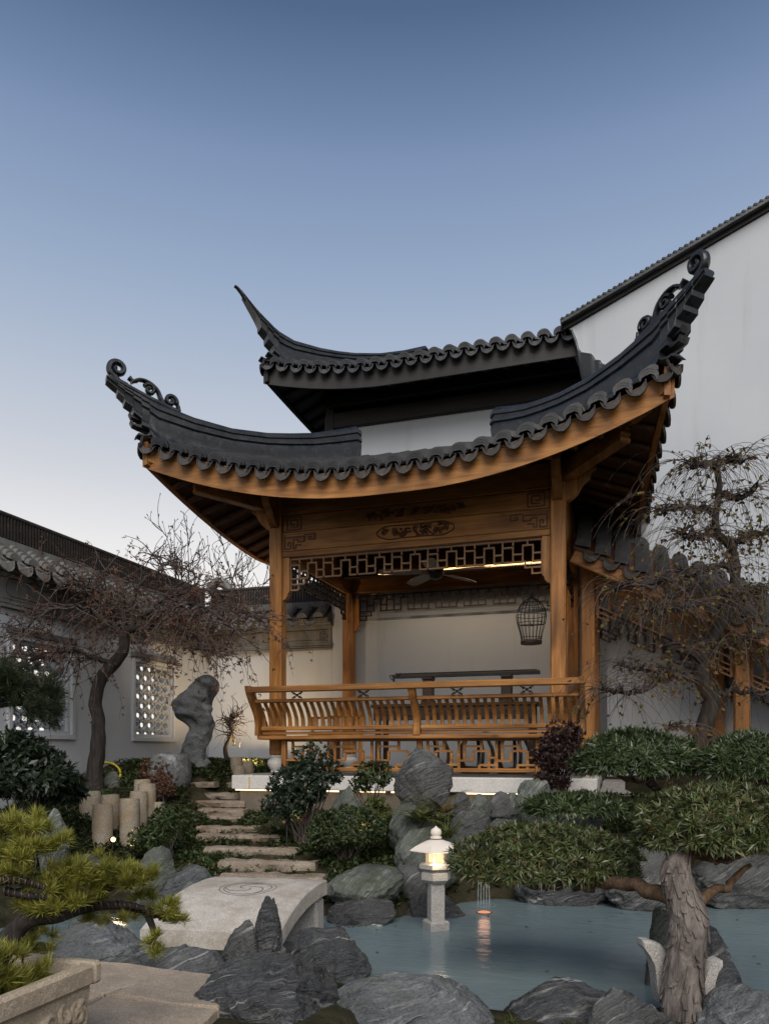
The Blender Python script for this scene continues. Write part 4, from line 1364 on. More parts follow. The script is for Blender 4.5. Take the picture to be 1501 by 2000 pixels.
# ------------------------------------------------------------------ rocks
def rock(name, box, d, mat, seed, label, cat='rock', depth=.8, ang=.5, sub=4, sink=.12, lump=.22, strata=.0, group=None, ntop=None, power=1.0):
    """a boulder as wide and high as it shows, d metres ahead"""
    x0, y0, x1, y1 = box
    k = sc_(d)
    W, H = (x1-x0)*k, (y1-y0)*k
    cb = pw((x0+x1)/2, y1, d)
    r2 = random.Random(seed)
    bm = bmesh.new()
    bmesh.ops.create_icosphere(bm, subdivisions=sub, radius=1)
    off = Vector((r2.uniform(-50, 50), r2.uniform(-50, 50), r2.uniform(-50, 50)))
    planes = []
    for i in range(int(5+ang*9)):
        v = Vector((r2.gauss(0, 1), r2.gauss(0, 1), r2.gauss(0, .8))).normalized()
        planes.append((v, r2.uniform(.62, .92)))
    sax = Vector((r2.uniform(-.4, .4), r2.uniform(-.3, .3), 1)).normalized()
    for v in bm.verts:
        p = v.co.copy()
        r = 1 + lump*noise.noise(p*1.25+off) + lump*.45*noise.noise(p*2.8+off)
        q = p*r
        for nrm, dist in planes:
            e = q.dot(nrm)-dist
            if e > 0: q -= nrm*e*(.45+.5*ang)
        w = noise.noise(q*5+off)*.035 + noise.noise(q*11+off)*.018
        rid = 1-abs(noise.noise(q*3.2+off*1.3))*2
        rid2 = 1-abs(noise.noise(q*6.5+off*.7))*2
        q += p*(w*1.3 + ((.11*max(0, rid-.45)-.05*max(0, -rid)) if ang > .3 else .02*rid)*min(1, ang*1.6) + (.028*rid2*ang))
        if strata:
            s = q.dot(sax)*7 + 1.2*noise.noise(q*1.7+off)
            q += (p - sax*p.dot(sax))*strata*(abs((s % 1)-.5)*2-.5)
        v.co = q
    xs = [v.co.x for v in bm.verts]; zs = [v.co.z for v in bm.verts]; ys = [v.co.y for v in bm.verts]
    sx = W/(max(xs)-min(xs)); sz = (H+sink)/(max(zs)-min(zs)); sy = W*depth/(max(ys)-min(ys))
    mx = (max(xs)+min(xs))/2; my = (max(ys)+min(ys))/2; mz = min(zs)
    for v in bm.verts:
        v.co = Vector(((v.co.x-mx)*sx, (v.co.y-my)*sy, (v.co.z-mz)*sz - sink))
        if ntop:                                    # gather the top into a point or a ridge
            f = max(0, v.co.z/H); v.co.x = v.co.x*(1-ntop[0]*f**ntop[1]) + ntop[2]*W*f
    me = bpy.data.meshes.new(name); bm.to_mesh(me); bm.free()
    o = mk(name, me, mat, None, smooth=True, loc=cb)
    o.rotation_euler = (0, 0, YAW)
    tag(o, label, cat, group)
    return o
RK = 'rocks round the pond'
rock('boulder', (378, 1852, 668, 2060), 3.45, 'rock_dark', 11, 'big dark streaked boulder in the foreground beside the paved path', depth=.95, ang=.45, sub=6, strata=.012, group=RK)
rock('boulder', (236, 1846, 470, 1975), 4.0, 'rock_grey', 12, 'low sloping grey boulder in front of the bridge, behind the biggest dark boulder', depth=.8, ang=.4, sub=5, group=RK)
rock('boulder', (545, 1814, 726, 1935), 4.35, 'rock_dark', 13, 'wet dark lumpy boulder at the water between bridge and foreground boulders', depth=.9, ang=.55, sub=5, group=RK)
rock('boulder', (588, 1898, 985, 2070), 3.55, 'rock_blue', 14, 'long smooth grey boulder at the bottom centre of the pond edge', depth=.55, ang=.12, sub=6, lump=.14, group=RK)
rock('boulder', (972, 1912, 1225, 2060), 3.65, 'rock_dark', 15, 'mossy dark boulder at the pond edge right of the long smooth boulder', depth=.7, ang=.5, sub=5, group=RK)
rock('boulder', (1130, 1928, 1330, 2080), 3.45, 'rock_grey', 16, 'flat grey boulder left of the big pruned trunk in the foreground', depth=.7, ang=.5, sub=5, group=RK)
rock('boulder', (1345, 1922, 1570, 2070), 3.5, 'rock_blue', 17, 'flat blue grey boulder in the bottom right corner', depth=.7, ang=.45, sub=5, group=RK)
rock('standing_stone', (1256, 1772, 1330, 1960), 4.25, 'rock_green', 18, 'upright greenish slab standing in the pond left of the thick trunk', depth=.6, ang=.8, sub=5, group=RK)
rock('standing_stone', (1345, 1806, 1458, 1955), 4.2, 'rock_dark', 19, 'dark pointed rock in the pond right of the thick trunk', depth=.7, ang=.6, sub=5, ntop=(.5, 1.0, -.2), group=RK)
rock('standing_stone', (490, 1747, 552, 1872), 4.28, 'rock_dark', 20, 'dark pointed upright stone by the right edge of the bridge', depth=.6, ang=.6, sub=5, ntop=(.30, 1.6, .04), group=RK)
rock('standing_stone', (425, 1792, 505, 1880), 4.2, 'rock_grey', 21, 'shorter grey stone leaning beside the pointed upright stone', depth=.6, ang=.6, sub=5, ntop=(.4, 1, .2), group=RK)
rock('boulder', (90, 1795, 292, 1925), 4.15, 'rock_blue', 22, 'cracked grey rock under the pine branch left of the bridge', depth=.7, ang=.7, sub=5, group=RK)
rock('boulder', (200, 1862, 300, 1925), 4.0, 'rock_grey', 23, 'small low grey rock behind the corner of the planter', depth=.7, ang=.6, group=RK)
rock('boulder', (250, 1652, 345, 1745), 5.9, 'rock_green', 24, 'leaning grey green rock behind the bridge, left of the step stones', depth=.7, ang=.6, ntop=(.3, 1, .15), group=RK)
rock('boulder', (318, 1688, 424, 1770), 5.7, 'rock_blue', 25, 'smooth blue grey rock just beyond the left corner of the bridge', depth=.7, ang=.35, group=RK)
rock('boulder', (352, 1722, 410, 1775), 5.35, 'rock_green', 251, 'pale flat green rock touching the far left edge of the bridge', depth=.7, ang=.3, group=RK)
rock('boulder', (72, 1578, 132, 1710), 5.8, 'rock_green', 26, 'tall rounded grey rock at the left behind the pine foliage', depth=.7, ang=.4, group=RK)
rock('boulder', (120, 1668, 210, 1740), 5.6, 'rock_dark', 27, 'dark wet rock low behind the pine foliage', depth=.7, ang=.4, group=RK)
rock('boulder', (632, 1690, 790, 1752), 6.0, 'rock_green', 28, 'broad pale green boulder right of the bridge, upper of the pair', depth=.8, ang=.35, sub=5, sink=.06, group=RK)
rock('boulder', (636, 1738, 776, 1812), 5.85, 'rock_dark', 29, 'dark cracked boulder in the water under the broad green boulder', depth=.8, ang=.6, sub=5, group=RK)
rock('boulder', (766, 1690, 836, 1760), 6.25, 'rock_grey', 30, 'small grey rock just left of the stone lantern post', depth=.8, ang=.5, group=RK)
rock('boulder', (775, 1734, 912, 1810), 6.15, 'rock_dark', 31, 'dark wet rock at the waterline behind the stone lantern', depth=.8, ang=.6, sub=5, group=RK)
rock('boulder', (752, 1458, 886, 1580), 7.15, 'rock_grey', 32, 'large angular boulder standing in front of the pavilion platform', depth=.7, ang=.7, sub=5, ntop=(.25, 1, .12), group=RK)
rock('boulder', (757, 1568, 862, 1665), 6.75, 'rock_green', 33, 'striped green rock below the fern, left of the little cascade', depth=.8, ang=.45, sub=5, group=RK)
rock('boulder', (768, 1612, 910, 1712), 6.5, 'rock_green', 34, 'rounded green rock behind the roof of the stone lantern', depth=.8, ang=.3, sub=5, group=RK)
rock('boulder', (630, 1533, 725, 1620), 7.3, 'rock_green', 35, 'triangular grey green rock against the platform wall behind the round shrub', depth=.6, ang=.7, ntop=(.7, 1, .0), group=RK)
rock('boulder', (1006, 1520, 1080, 1625), 6.9, 'rock_green', 36, 'upright pale green rock right of the small rocks under the platform', depth=.7, ang=.6, sub=5, group=RK)
for i, (b, lab) in enumerate((((884, 1546, 920, 1598), 'small brown rock next to the fern under the platform light strip, first of the row'),
                              ((916, 1550, 962, 1596), 'second small rock in the row under the platform light strip'),
                              ((955, 1545, 1000, 1590), 'third small rock in the row under the platform light strip'),
                              ((985, 1548, 1022, 1592), 'last pale small rock in the row, against the upright green rock'))):
    rock('rock', b, 7.0, ('rock_grey', 'rock_green', 'rock_grey', 'rock_green')[i], 40+i, lab, depth=.7, ang=.6, group=RK)
for i, (b, dd, lab) in enumerate((((955, 1572, 1012, 1602), 6.75, 'top thin slab of the layered rock beside the little cascade'),
                                  ((948, 1596, 1008, 1622), 6.7, 'middle thin slab of the layered rock beside the little cascade'),
                                  ((952, 1618, 1016, 1650), 6.65, 'bottom thin slab of the layered rock beside the little cascade'))):
    rock('rock', b, dd, 'rock_grey', 50+i, lab, depth=.9, ang=.7, sink=.03, group=RK)
rock('ledge', (868, 1580, 985, 1640), 6.95, 'rock_grey', 55, 'dark wet ledge where the little cascade starts', depth=.6, ang=.6, sub=5, sink=.25, group=RK)
rock('ledge', (1185, 1655, 1345, 1775), 6.3, 'rock_grey', 56, 'layered grey ledge at the far bank behind the thick trunk', depth=.6, ang=.6, sub=5, strata=.06, group=RK)
rock('ledge', (1345, 1668, 1560, 1775), 6.4, 'rock_grey', 57, 'layered dark ledge at the far bank right of the thick trunk', depth=.5, ang=.6, sub=5, strata=.06, group=RK)
rock('ledge', (1000, 1672, 1200, 1772), 6.6, 'rock_dark', 58, 'dark ledge at the far bank behind the leafy pad left of the trunk', depth=.5, ang=.6, sub=5, strata=.05, group=RK)
rock('rock', (1080, 1540, 1180, 1610), 7.05, 'rock_grey', 59, 'grey rock below the purple shrub at the right end of the platform', depth=.6, ang=.6, group=RK)

# tall scholar's rock with hollows, leaning over
def scholar():
    d = 9.6; k = sc_(d)
    path = [(388, 1500, 34, 26), (380, 1482, 29, 24), (378, 1462, 25, 22), (388, 1440, 23, 21), (393, 1420, 26, 22), (384, 1402, 38, 26), (378, 1386, 44, 28), (384, 1366, 41, 30), (393, 1346, 32, 27), (400, 1330, 23, 22), (404, 1321, 12, 12), (405, 1318, 4, 4)]
    pts = [pw(a, b, d) for a, b, _, _ in path]
    c = catmull(pts, 5); n = 34
    ra = np.interp(np.linspace(0, len(path)-1, len(c)), range(len(path)), [p[2]*k for p in path])
    rb = np.interp(np.linspace(0, len(path)-1, len(c)), range(len(path)), [p[3]*k for p in path])
    rv = Vector((CA, SA, 0)); fv = Vector((-SA, CA, 0))
    rings = []
    for i, p in enumerate(c):
        ring = []
        for j in range(n):
            a = 2*math.pi*j/n
            q = p + rv*math.cos(a)*ra[i] + fv*math.sin(a)*rb[i]
            nn = noise.noise(q*4.5)*.25 + noise.noise(q*11)*.14 + (abs(noise.noise(q*7+Vector((3,1,8))))-.2)*.25
            hol = noise.noise(q*3.6+Vector((9, 3, 1)))
            if hol > .22: nn -= (hol-.22)*1.8
            ring.append(p + (q-p)*(1+nn))
        rings.append(ring)
    o0 = pw(386, 1500, d)
    mb = MB(); mb.loft([[v-o0 for v in r] for r in rings])
    o = mb.build('scholar_rock', 'rock_scholar', None, fix=True, smooth=True, loc=o0)
    o.modifiers.new('s', 'SUBSURF').render_levels = 1
    tag(o, "tall twisted grey scholar's rock leaning in front of the left garden wall", 'rock')
scholar()
# old stone basin beside it
def basin():
    d = 9.0; k = sc_(d); c = pw(332, 1533, d); mb = MB()
    prof = [(.40, -.05), (.41, .1), (.385, .25), (.36, .36), (.345, .40), (.29, .415), (.27, .39), (.25, .30), (.0, .27)]
    n = 30; rings = []
    for r, z in prof:
        ring = []
        for j in range(n):
            a = 2*math.pi*j/n; q = Vector((math.cos(a), math.sin(a), z*2))
            f = 1+.10*noise.noise(q*1.6)+.05*noise.noise(q*4)
            ring.append((r*.62*f*math.cos(a), r*.62*f*math.sin(a), z*.9+.02*noise.noise(q*2)))
        rings.append(ring)
    mb.loft(rings)
    o = mb.build('stone_basin', 'rock_scholar', None, fix=True, smooth=True, loc=c)
    tag(o, "rough grey stone basin at the foot of the scholar's rock", 'basin')
basin()

# ------------------------------------------------------------------ step stones
STEPS = [(431, 638, 1701, 1724, 'lowest'), (429, 622, 1672, 1698, 'second lowest'), (400, 585, 1648, 1669, 'third'), (385, 554, 1626, 1641, 'fourth'), (387, 508, 1609, 1625, 'fifth'),
         (374, 477, 1591, 1603, 'sixth'), (365, 484, 1575, 1590, 'seventh'), (354, 486, 1559, 1574, 'eighth'), (383, 486, 1544, 1559, 'ninth'), (372, 424, 1530, 1537, 'tenth, partly hidden'), (446, 474, 1524, 1537, 'topmost, short')]
STEP_XY = []
for i, (x0, x1, y0, y1, w) in enumerate(STEPS):
    p, d = hitp((x0+x1)/2, y1)
    STEP_XY.append((p.x, p.y, (x1-x0)*sc_(d)/2))
    k = sc_(d); L = (x1-x0)*k; H = max(.045, (y1-y0)*k*.55); D = .17
    mb = MB(); nx = 26
    rings = []
    r2 = random.Random(100+i)
    for j in range(nx+1):
        u = -L/2+L*j/nx
        ring = []
        for (a, b) in ((-.5, -.4), (-.52, .3), (-.49, .78), (-.44, .96), (-.2, 1.0), (.2, 1.0), (.46, .97), (.5, .8), (.5, -.4)):
            q = Vector((u*5, a*3, b*2+i*7.0))
            e = noise.noise(q*1.1)*.030 + noise.noise(q*3)*.014
            end = .02*noise.noise(Vector((i, b*3, a*2)))
            uu = u + (end if j in (0, nx) else 0)
            if j in (0, nx) and b > .9: uu *= .985
            ring.append((uu, a*D+e, b*H+(e*.6 if b > .5 else 0)))
        rings.append(ring)
    mb.loft(rings)
    o = mb.build('step_stone', 'granite_step', None, fix=True, auto=55, loc=(p.x, p.y, p.z+.012))
    o.rotation_euler = (0, 0, YAW*.5+R(rnd.uniform(-2, 2)))
    nm = {'lowest': 'lowest rough granite step stone, next to the bridge', 'topmost, short': 'topmost short step stone beside the platform corner'}.get(w, f'rough granite step stone, {w} counting up from the bridge')
    tag(o, nm, 'step', 'granite step stones up the bank')

# ------------------------------------------------------------------ granite posts
POSTS = [(157, 196, 1546, 1630, 'front left granite post of the cluster, the tallest on its left side'), (181, 220, 1571, 1646, 'low granite post in front of the cluster, nearest the garden spotlight'), (198, 233, 1553, 1634, 'granite post behind the low front one, left of centre'),
         (234, 272, 1560, 1640, 'broad granite post in the middle of the cluster front row'), (254, 288, 1546, 1620, 'granite post just behind the broad middle one'), (269, 304, 1531, 1612, 'tall granite post at the right of the cluster'), (262, 295, 1523, 1600, 'rearmost granite post, only its top showing behind the tall one'), (300, 318, 1567, 1620, 'thin low granite post at the right end of the cluster')]
def post(x0, x1, y0, y1, d, label, seed, group):
    k = sc_(d); r = (x1-x0)*k*.5; H = (y1-y0)*k; c = pw((x0+x1)/2, y1, d)
    mb = MB(); n = 20; rings = []
    for j in range(10):
        z = -.15+(H+.15)*j/9; ring = []
        for q in range(n):
            a = 2*math.pi*q/n
            e = 1+.07*noise.noise(Vector((math.cos(a)*2.2, math.sin(a)*2.2, z*8+seed)))+.04*noise.noise(Vector((math.cos(a)*6, math.sin(a)*6, z*20+seed)))
            rr = r*e*(.95 if j == 9 else 1)
            ring.append((rr*math.cos(a), rr*math.sin(a), z+(.006*noise.noise(Vector((a*2, seed, 0))) if j == 9 else 0)))
        rings.append(ring)
    mb.loft(rings)
    o = mb.build('granite_post', 'granite_post', None, fix=True, auto=50, loc=c)
    tag(o, label, 'stone post', group)
for i, (x0, x1, y0, y1, lab) in enumerate(POSTS):
    post(x0, x1, y0, y1, 7.45+.0035*(1640-y1)*6, lab, i*3.7, 'cluster of granite posts on the left bank')
for i, (x0, x1, y0, y1, lab) in enumerate(((450, 473, 1479, 1521, 'far granite post, left of three near the platform corner'), (473, 495, 1487, 1521, 'far granite post, right of three near the platform corner'), (455, 479, 1496, 1524, 'far granite post, low front one of three near the platform corner'))):
    post(x0, x1, y0, y1, 9.7-.25*(i == 2), lab, 50+i*3.1, 'far granite posts by the platform corner')

# ------------------------------------------------------------------ arched stone bridge
def bridge():
    ax = Vector((-math.sin(R(8.0)), math.cos(R(8.0)), 0)); sx = Vector((ax.y, -ax.x, 0))
    apex = pw(500, 1728, 5.15); c = Vector((apex.x, apex.y, 0)); hw = .42; half = .82
    root = empty('stone_bridge', (c.x, c.y, .0))
    tag(root, 'small arched slab bridge of pale granite with a carved round medallion', 'bridge')
    def zt(s): return .41 - .135*abs(s/half)**2.3
    mb = MB(); rings = []
    N = 36
    for i in range(N+1):
        s = -half+(half+.30)*i/N
        t = .105
        ring = []
        for (w, z) in ((-hw, zt(s)-t), (-hw, zt(s)-.01), (-hw+.01, zt(s)), (hw-.01, zt(s)), (hw, zt(s)-.01), (hw, zt(s)-t)):
            p = ax*s + sx*w; ring.append((p.x, p.y, z))
        rings.append(ring)
    mb.loft(rings)
    mb.build('slab', 'bridge_stone', root, fix=True, auto=40)
    # medallion: double ring and swirls, flat dark lines painting the shade of engraved grooves
    mb = MB()
    def on(u, v): p = ax*(u-.16) + sx*v; return (p.x, p.y, zt(u-.16)+.0015)
    def line(pts, w):
        for (a, b), (c_, d_) in zip(pts, pts[1:]):
            dv = Vector((c_-a, d_-b)); 
            if dv.length < 1e-6: continue
            nn = Vector((-dv.y, dv.x)).normalized()*w
            mb.add([on(a+nn.x, b+nn.y), on(c_+nn.x, d_+nn.y), on(c_-nn.x, d_-nn.y), on(a-nn.x, b-nn.y)], [(0, 1, 2, 3)])
    for r, w in ((.185, .003), (.155, .0035)):
        line([(r*math.cos(2*math.pi*k/48), r*math.sin(2*math.pi*k/48)) for k in range(49)], w)
    for j in range(3):
        pts = []
        for k in range(17):
            f = k/16; a = 2*math.pi*j/3 + 2.6*f; r = .02+.135*f
            pts.append((r*math.cos(a), r*math.sin(a)))
        line(pts, .0045)
    mb.build('medallion', 'plinth', root)
    for s in (-.70, .20):
        mb = MB(); p = ax*s
        Mx = Matrix.Translation((p.x, p.y, 0)) @ rotz(R(8.0))
        mb.box(-.40, .40, -.10, .10, -.35, .16 if s < 0 else .28, .02, Mx); mb.build('abutment', 'granite', root)
bridge()

# ------------------------------------------------------------------ stone lantern in the pond
def lantern():
    d = 5.58; k = sc_(d); c = pw(851, 1815, d); c.z = 0
    L = empty('stone_lantern', (c.x, c.y, -.3), YAW)
    tag(L, 'lit stone lantern with a wide hexagonal roof standing in the pond', 'stone lantern')
    def Z(y): return (1470-y)*k+EYE+.3
    def hexr(prof, nm, mat, n=6, rot=0, auto=30):
        mb = MB(); rings = []
        for r, z in prof:
            rings.append([(r*math.cos(2*math.pi*j/n+rot), r*math.sin(2*math.pi*j/n+rot), z) for j in range(n)])
        mb.loft(rings); return mb.build(nm, mat, L, fix=True, auto=auto)
    w = k
    hexr([(28*w, 0), (28*w, Z(1798)-.01), (25*w, Z(1797))], 'base', 'granite', 4, R(45+20))
    mb = MB(); mb.box(-14*w, 14*w, -14*w, 14*w, Z(1799), Z(1722), .006); o = mb.build('post', 'granite', L); o.rotation_euler.z = R(14)
    hexr([(22*w, Z(1724)), (30*w, Z(1717)), (30*w, Z(1704)), (24*w, Z(1701))], 'collar', 'granite', 6, R(15))
    hexr([(24*w, Z(1701)), (34*w, Z(1695)), (34*w, Z(1687)), (28*w, Z(1684))], 'table', 'granite', 6, R(15))
    # firebox: six little pillars round a glowing core
    mb = MB()
    for j in range(6):
        a = 2*math.pi*j/6+R(15); mb.box(-.012, .012, -.012, .012, Z(1685), Z(1659), .002, Matrix.Translation((19*w*math.cos(a), 19*w*math.sin(a), 0)) @ rotz(a))
    mb.build('firebox', 'granite', L)
    hexr([(15*w, Z(1684)), (15*w, Z(1660))], 'lamp', 'lantern_glow', 6, R(15))
    prof = [(18*w, Z(1660)), (50*w, Z(1662)), (53*w, Z(1660.5)), (52*w, Z(1658.5)), (42*w, Z(1652)), (28*w, Z(1645.5)), (16*w, Z(1641.5)), (10*w, Z(1640))]
    hexr(prof, 'roof', 'pale_stone', 6, R(15), 25)
    mb = MB(); mb.lathe([(.0, Z(1639)), (11*w, Z(1638)), (11.5*w, Z(1635)), (8*w, Z(1633)), (10.5*w, Z(1629)), (11*w, Z(1625)), (9*w, Z(1620)), (4*w, Z(1617)), (0.5*w, Z(1613.5))], 18)
    mb.build('finial', 'pale_stone', L, fix=True, auto=50)
    ld = bpy.data.lights.new('lantern_lamp', 'POINT'); ld.energy = 1.2; ld.color = (1, .72, .42); ld.shadow_soft_size = .04
    lo = bpy.data.objects.new('lantern_lamp', ld); COL.objects.link(lo); lo.parent = L; lo.location = (-.0, -22*w-.05, Z(1680))
lantern()

# ------------------------------------------------------------------ cascade and its pond light
def cascade():
    t = empty('cascade', pw(945, 1768, 6.45))
    tag(t, 'thin white thread of water falling into the pond behind the leafy pad', 'waterfall')
    o0 = Vector(t.location); mb = MB()
    for j, px in enumerate((934, 939, 944, 949, 954)):
        a = pw(px, 1706+4*(j % 2), 6.50); pts = []
        for f in range(9):
            g = f/8; p = a.lerp(pw(px+(j-2)*.7, 1772, 6.42), g); p.z += .03*(1-g)*g
            pts.append(p-o0)
        mb.tube(pts, [.0025+.003*abs(math.sin(j*2+f)) for f in range(9)], 6)
    mb.build('water_thread', 'falling_water', t, smooth=True)
    mb = MB()
    for j in range(2):
        r = .05+.045*j
        mb.lathe([(r, .002), (r+.006, .005), (r+.014, .002)], 20, cap=False)
    mb.build('ripple', 'falling_water', t, smooth=True).location = (0, 0, -o0.z+.0)
cascade()
def pond_light(px, py, mat, lab, r):
    p = onz(px, py, 0); t = empty('pond_light', (p.x, p.y, 0)); tag(t, lab, 'light')
    mb = MB(); mb.lathe([(0, .010), (r*.75, .009), (r, .004)], 20, cap=False); mb.build('lens', mat, t, smooth=True)
    mb = MB(); mb.lathe([(r*1.02, -.05), (r*1.18, .0), (r*1.1, .006), (r, .004)], 20, cap=False); mb.build('housing', 'iron', t, smooth=True)
    return t
pl = pond_light(945, 1783, 'pond_lamp_glow', 'small orange light glowing in the water under the cascade', .055)
ld = bpy.data.lights.new('pond_lamp', 'POINT'); ld.energy = .25; ld.color = (1, .5, .3); ld.shadow_soft_size = .05
lo = bpy.data.objects.new('pond_lamp', ld); COL.objects.link(lo); lo.parent = pl; lo.location = (0, 0, .10)

# ------------------------------------------------------------------ planter
def planter():
    x1, y1, zt = -1.80, 2.31, .55
    x0, y0 = -2.42, 1.35
    c = Vector(((x0+x1)/2, (y0+y1)/2, .17)); P = empty('planter', c)
    tag(P, 'carved rectangular stone planter at the lower left corner', 'planter')
    def B(x0_, x1_, y0_, y1_, z0, z1, nm, taper=0, mat='pot_stone'):
        mb = MB(); mb.box(x0_-c.x, x1_-c.x, y0_-c.y, y1_-c.y, z0-c.z, z1-c.z, .012)
        if taper:
            mb.v = [(v[0]*(1-taper*(1-(v[2])/(zt-c.z))), v[1]*(1-taper*(1-(v[2])/(zt-c.z))), v[2]) for v in mb.v]
        return mb.build(nm, mat, P)
    B(x0, x1, y1-.05, y1, .47, zt, 'rim'); B(x0, x1, y0, y0+.05, .47, zt, 'rim')
    B(x1-.05, x1, y0+.051, y1-.051, .47, zt, 'rim'); B(x0, x0+.05, y0+.051, y1-.051, .47, zt, 'rim')
    B(x0+.018, x1-.018, y0+.018, y1-.018, .175, .469, 'body', .10)
    B(x0+.05, x1-.05, y0+.05, y1-.05, .46, .50, 'earth', 0, 'soil')
    # relief of scrolling clouds and a blossom on the two faces in view
    r2 = random.Random(4)
    for face in (0, 1):
        mb = MB(); n = 60 if face == 0 else 14
        for j in range(n):
            v = r2.uniform(.24, .42); f_ = 1-.10*(1-(v-c.z)/(zt-c.z))
            R_ = r2.uniform(.022, .055)
            if face == 0: q = Vector(((x1-.018-c.x)*f_-.006, r2.uniform(y0+.05, y1-.06)-c.y, v-c.z)); a_, b_ = Vector((0, 1, 0)), Vector((0, 0, 1)); nn = Vector((1, 0, 0))
            else: q = Vector((r2.uniform(x0+.05, x1-.05)-c.x, (y1-.018-c.y)*f_-.006, v-c.z)); a_, b_ = Vector((1, 0, 0)), Vector((0, 0, 1)); nn = Vector((0, 1, 0))
            ph = r2.uniform(0, 6.28); sg = r2.choice((-1, 1))
            pts = [q + nn*.008*math.sin(i/12*math.pi) + a_*R_*(1-i/16)*math.cos(ph+sg*i*.55) + b_*R_*(1-i/16)*math.sin(ph+sg*i*.55) for i in range(13)]
            mb.tube(pts, [.006+.009*math.sin((i+1)/14*math.pi) for i in range(13)], 7)
        mb.build('relief', 'pot_stone', P, smooth=True)['kind'] = 'stuff'
planter()

# two carved granite horns by the big trunk
def horn(box, d, lab, flip):
    x0, y0, x1, y1 = box; k = sc_(d); o0 = pw((x0+x1)/2, y1, d); W = (x1-x0)*k; H = (y1-y0)*k
    prof = [(-.5, .98), (-.30, 1.0), (.10, .93), (.36, .75), (.5, .5), (.45, .25), (.48, .0), (.05, -.05), (-.02, .12), (-.06, .35), (-.12, .58), (-.28, .78), (-.5, .90)]
    pts = [(u*W*(-1 if flip else 1), v*H) for u, v in prof]
    mb = MB()
    def fn(u, v, t): 
        e = .006*noise.noise(Vector((u*30, v*30, t*30))); return (u+e, t+e, v+e)
    def inset(f, dy): 
        cx = sum(p[0] for p in pts)/len(pts); cy = sum(p[1] for p in pts)/len(pts)
        return [fn(cx+(p[0]-cx)*f, cy+(p[1]-cy)*f, dy) for p in pts]
    mb.loft([inset(.9, -.05), inset(1, -.035), inset(1, .035), inset(.9, .05)])
    o = mb.build('granite_horn', 'granite', None, fix=True, auto=35, loc=o0); o.rotation_euler = (0, 0, YAW)
    tag(o, lab, 'carved stone')
horn((1248, 1833, 1308, 1950), 3.75, 'crescent shaped speckled granite piece left of the thick trunk', False)
horn((1366, 1872, 1404, 1958), 3.7, 'smaller speckled granite piece right of the thick trunk', True)

# ------------------------------------------------------------------ things in the pavilion
def fan():
    c = Vector((-2.26, 9.25, 3.56)); t = empty('ceiling_fan', (c.x, c.y, c.z)); tag(t, 'ceiling fan with broad wooden blades hanging inside the pavilion', 'fan')
    mb = MB(); mb.lathe([(.03, -.09), (.075, -.07), (.10, -.02), (.10, .05), (.06, .09), (.03, .10)], 20); mb.build('motor', 'iron', t, fix=True, auto=50)
    mb = MB(); mb.tube([(0, 0, .10), (0, 0, .57)], .014, 8); mb.build('rod', 'iron', t)
    mb = MB(); mb.lathe([(.012, .0), (.06, .02), (.07, .07), (.07, .08)], 16); mb.build('canopy', 'iron', t, fix=True).location = (0, 0, .48)
    bl = None
    for j in range(5):
        a = 2*math.pi*j/5 + R(-12)
        if bl is None:
            mb = MB(); rings = []
            for (r, w, z) in ((.09, .03, 0), (.16, .035, 0), (.22, .075, .0), (.45, .085, -.005), (.66, .075, -.012), (.72, .05, -.015)):
                tl = .014
                rings.append([(r, -w, z-tl), (r, w, z+tl), (r, w, z+tl+.008), (r, -w, z-tl+.008)])
            mb.loft(rings); o = mb.build('blade', 'fan_blade', t, fix=True); bl = o.data
        else: o = inst('blade', bl, t)
        o.rotation_euler.z = a
fan()
ld = bpy.data.lights.new('ceiling_strip_lamp', 'AREA'); ld.shape = 'RECTANGLE'; ld.size = 2.3; ld.size_y = .02; ld.energy = 12; ld.color = (1, .76, .52)
lo = bpy.data.objects.new('ceiling_strip_lamp', ld); COL.objects.link(lo); lo.parent = pav; lo.location = (-2.0-PO.x, 9.835-PO.y, 3.735-PO.z); lo.rotation_euler = (R(12), 0, 0)
def cage():
    p = pw(1037, 1258, 8.35); t = empty('bird_cage', p); tag(t, 'dark wire bird cage with a swelling body hanging at the pavilion front', 'bird cage')
    k = sc_(8.35)
    prof = [(19, 0), (20, 12), (23, 26), (27.5, 42), (29, 56), (26, 68), (19, 79), (10, 87), (4, 91)]
    mb = MB()
    for j in range(20):
        a = 2*math.pi*j/20
        pts = catmull([(r*k*math.cos(a), r*k*math.sin(a), z*k) for r, z in prof], 3); mb.tube(pts, .0032, 4)
    mb.build('wires', 'iron', t)
    mb = MB()
    for r, z in ((20, 12), (27.2, 40), (29, 55), (27, 66), (19, 79)):
        mb.tube([(r*k*math.cos(2*math.pi*i/28), r*k*math.sin(2*math.pi*i/28), z*k) for i in range(29)], .004, 5)
    mb.build('hoops', 'iron', t)
    mb = MB(); mb.lathe([(17*k, -.004), (20.5*k, 0), (21*k, .03), (19*k, .035), (0, .03)], 24); mb.build('tray', 'wood_dark', t, fix=True, auto=40)
    mb = MB(); mb.tube([(-24*k, 0, 38*k), (24*k, 0, 38*k)], .006, 5); mb.tube([(0, -24*k, 38*k), (0, 24*k, 38*k)], .006, 5); mb.build('perch', 'wood_dark', t)
    mb = MB(); mb.lathe([(.0, 91*k-.01), (5*k, 91*k), (3*k, 95*k), (4*k, 98*k), (.0, 101*k)], 12); mb.build('finial', 'iron', t, fix=True)
    mb = MB(); mb.tube([(0, 0, 100*k), (.015, 0, 105*k), (0, 0, 110*k), (-.012, 0, 106*k)], .004, 5); mb.tube([(0, 0, 109*k), (0, 0, 4.14-p.z)], .003, 4); mb.build('hook', 'iron', t)
cage()
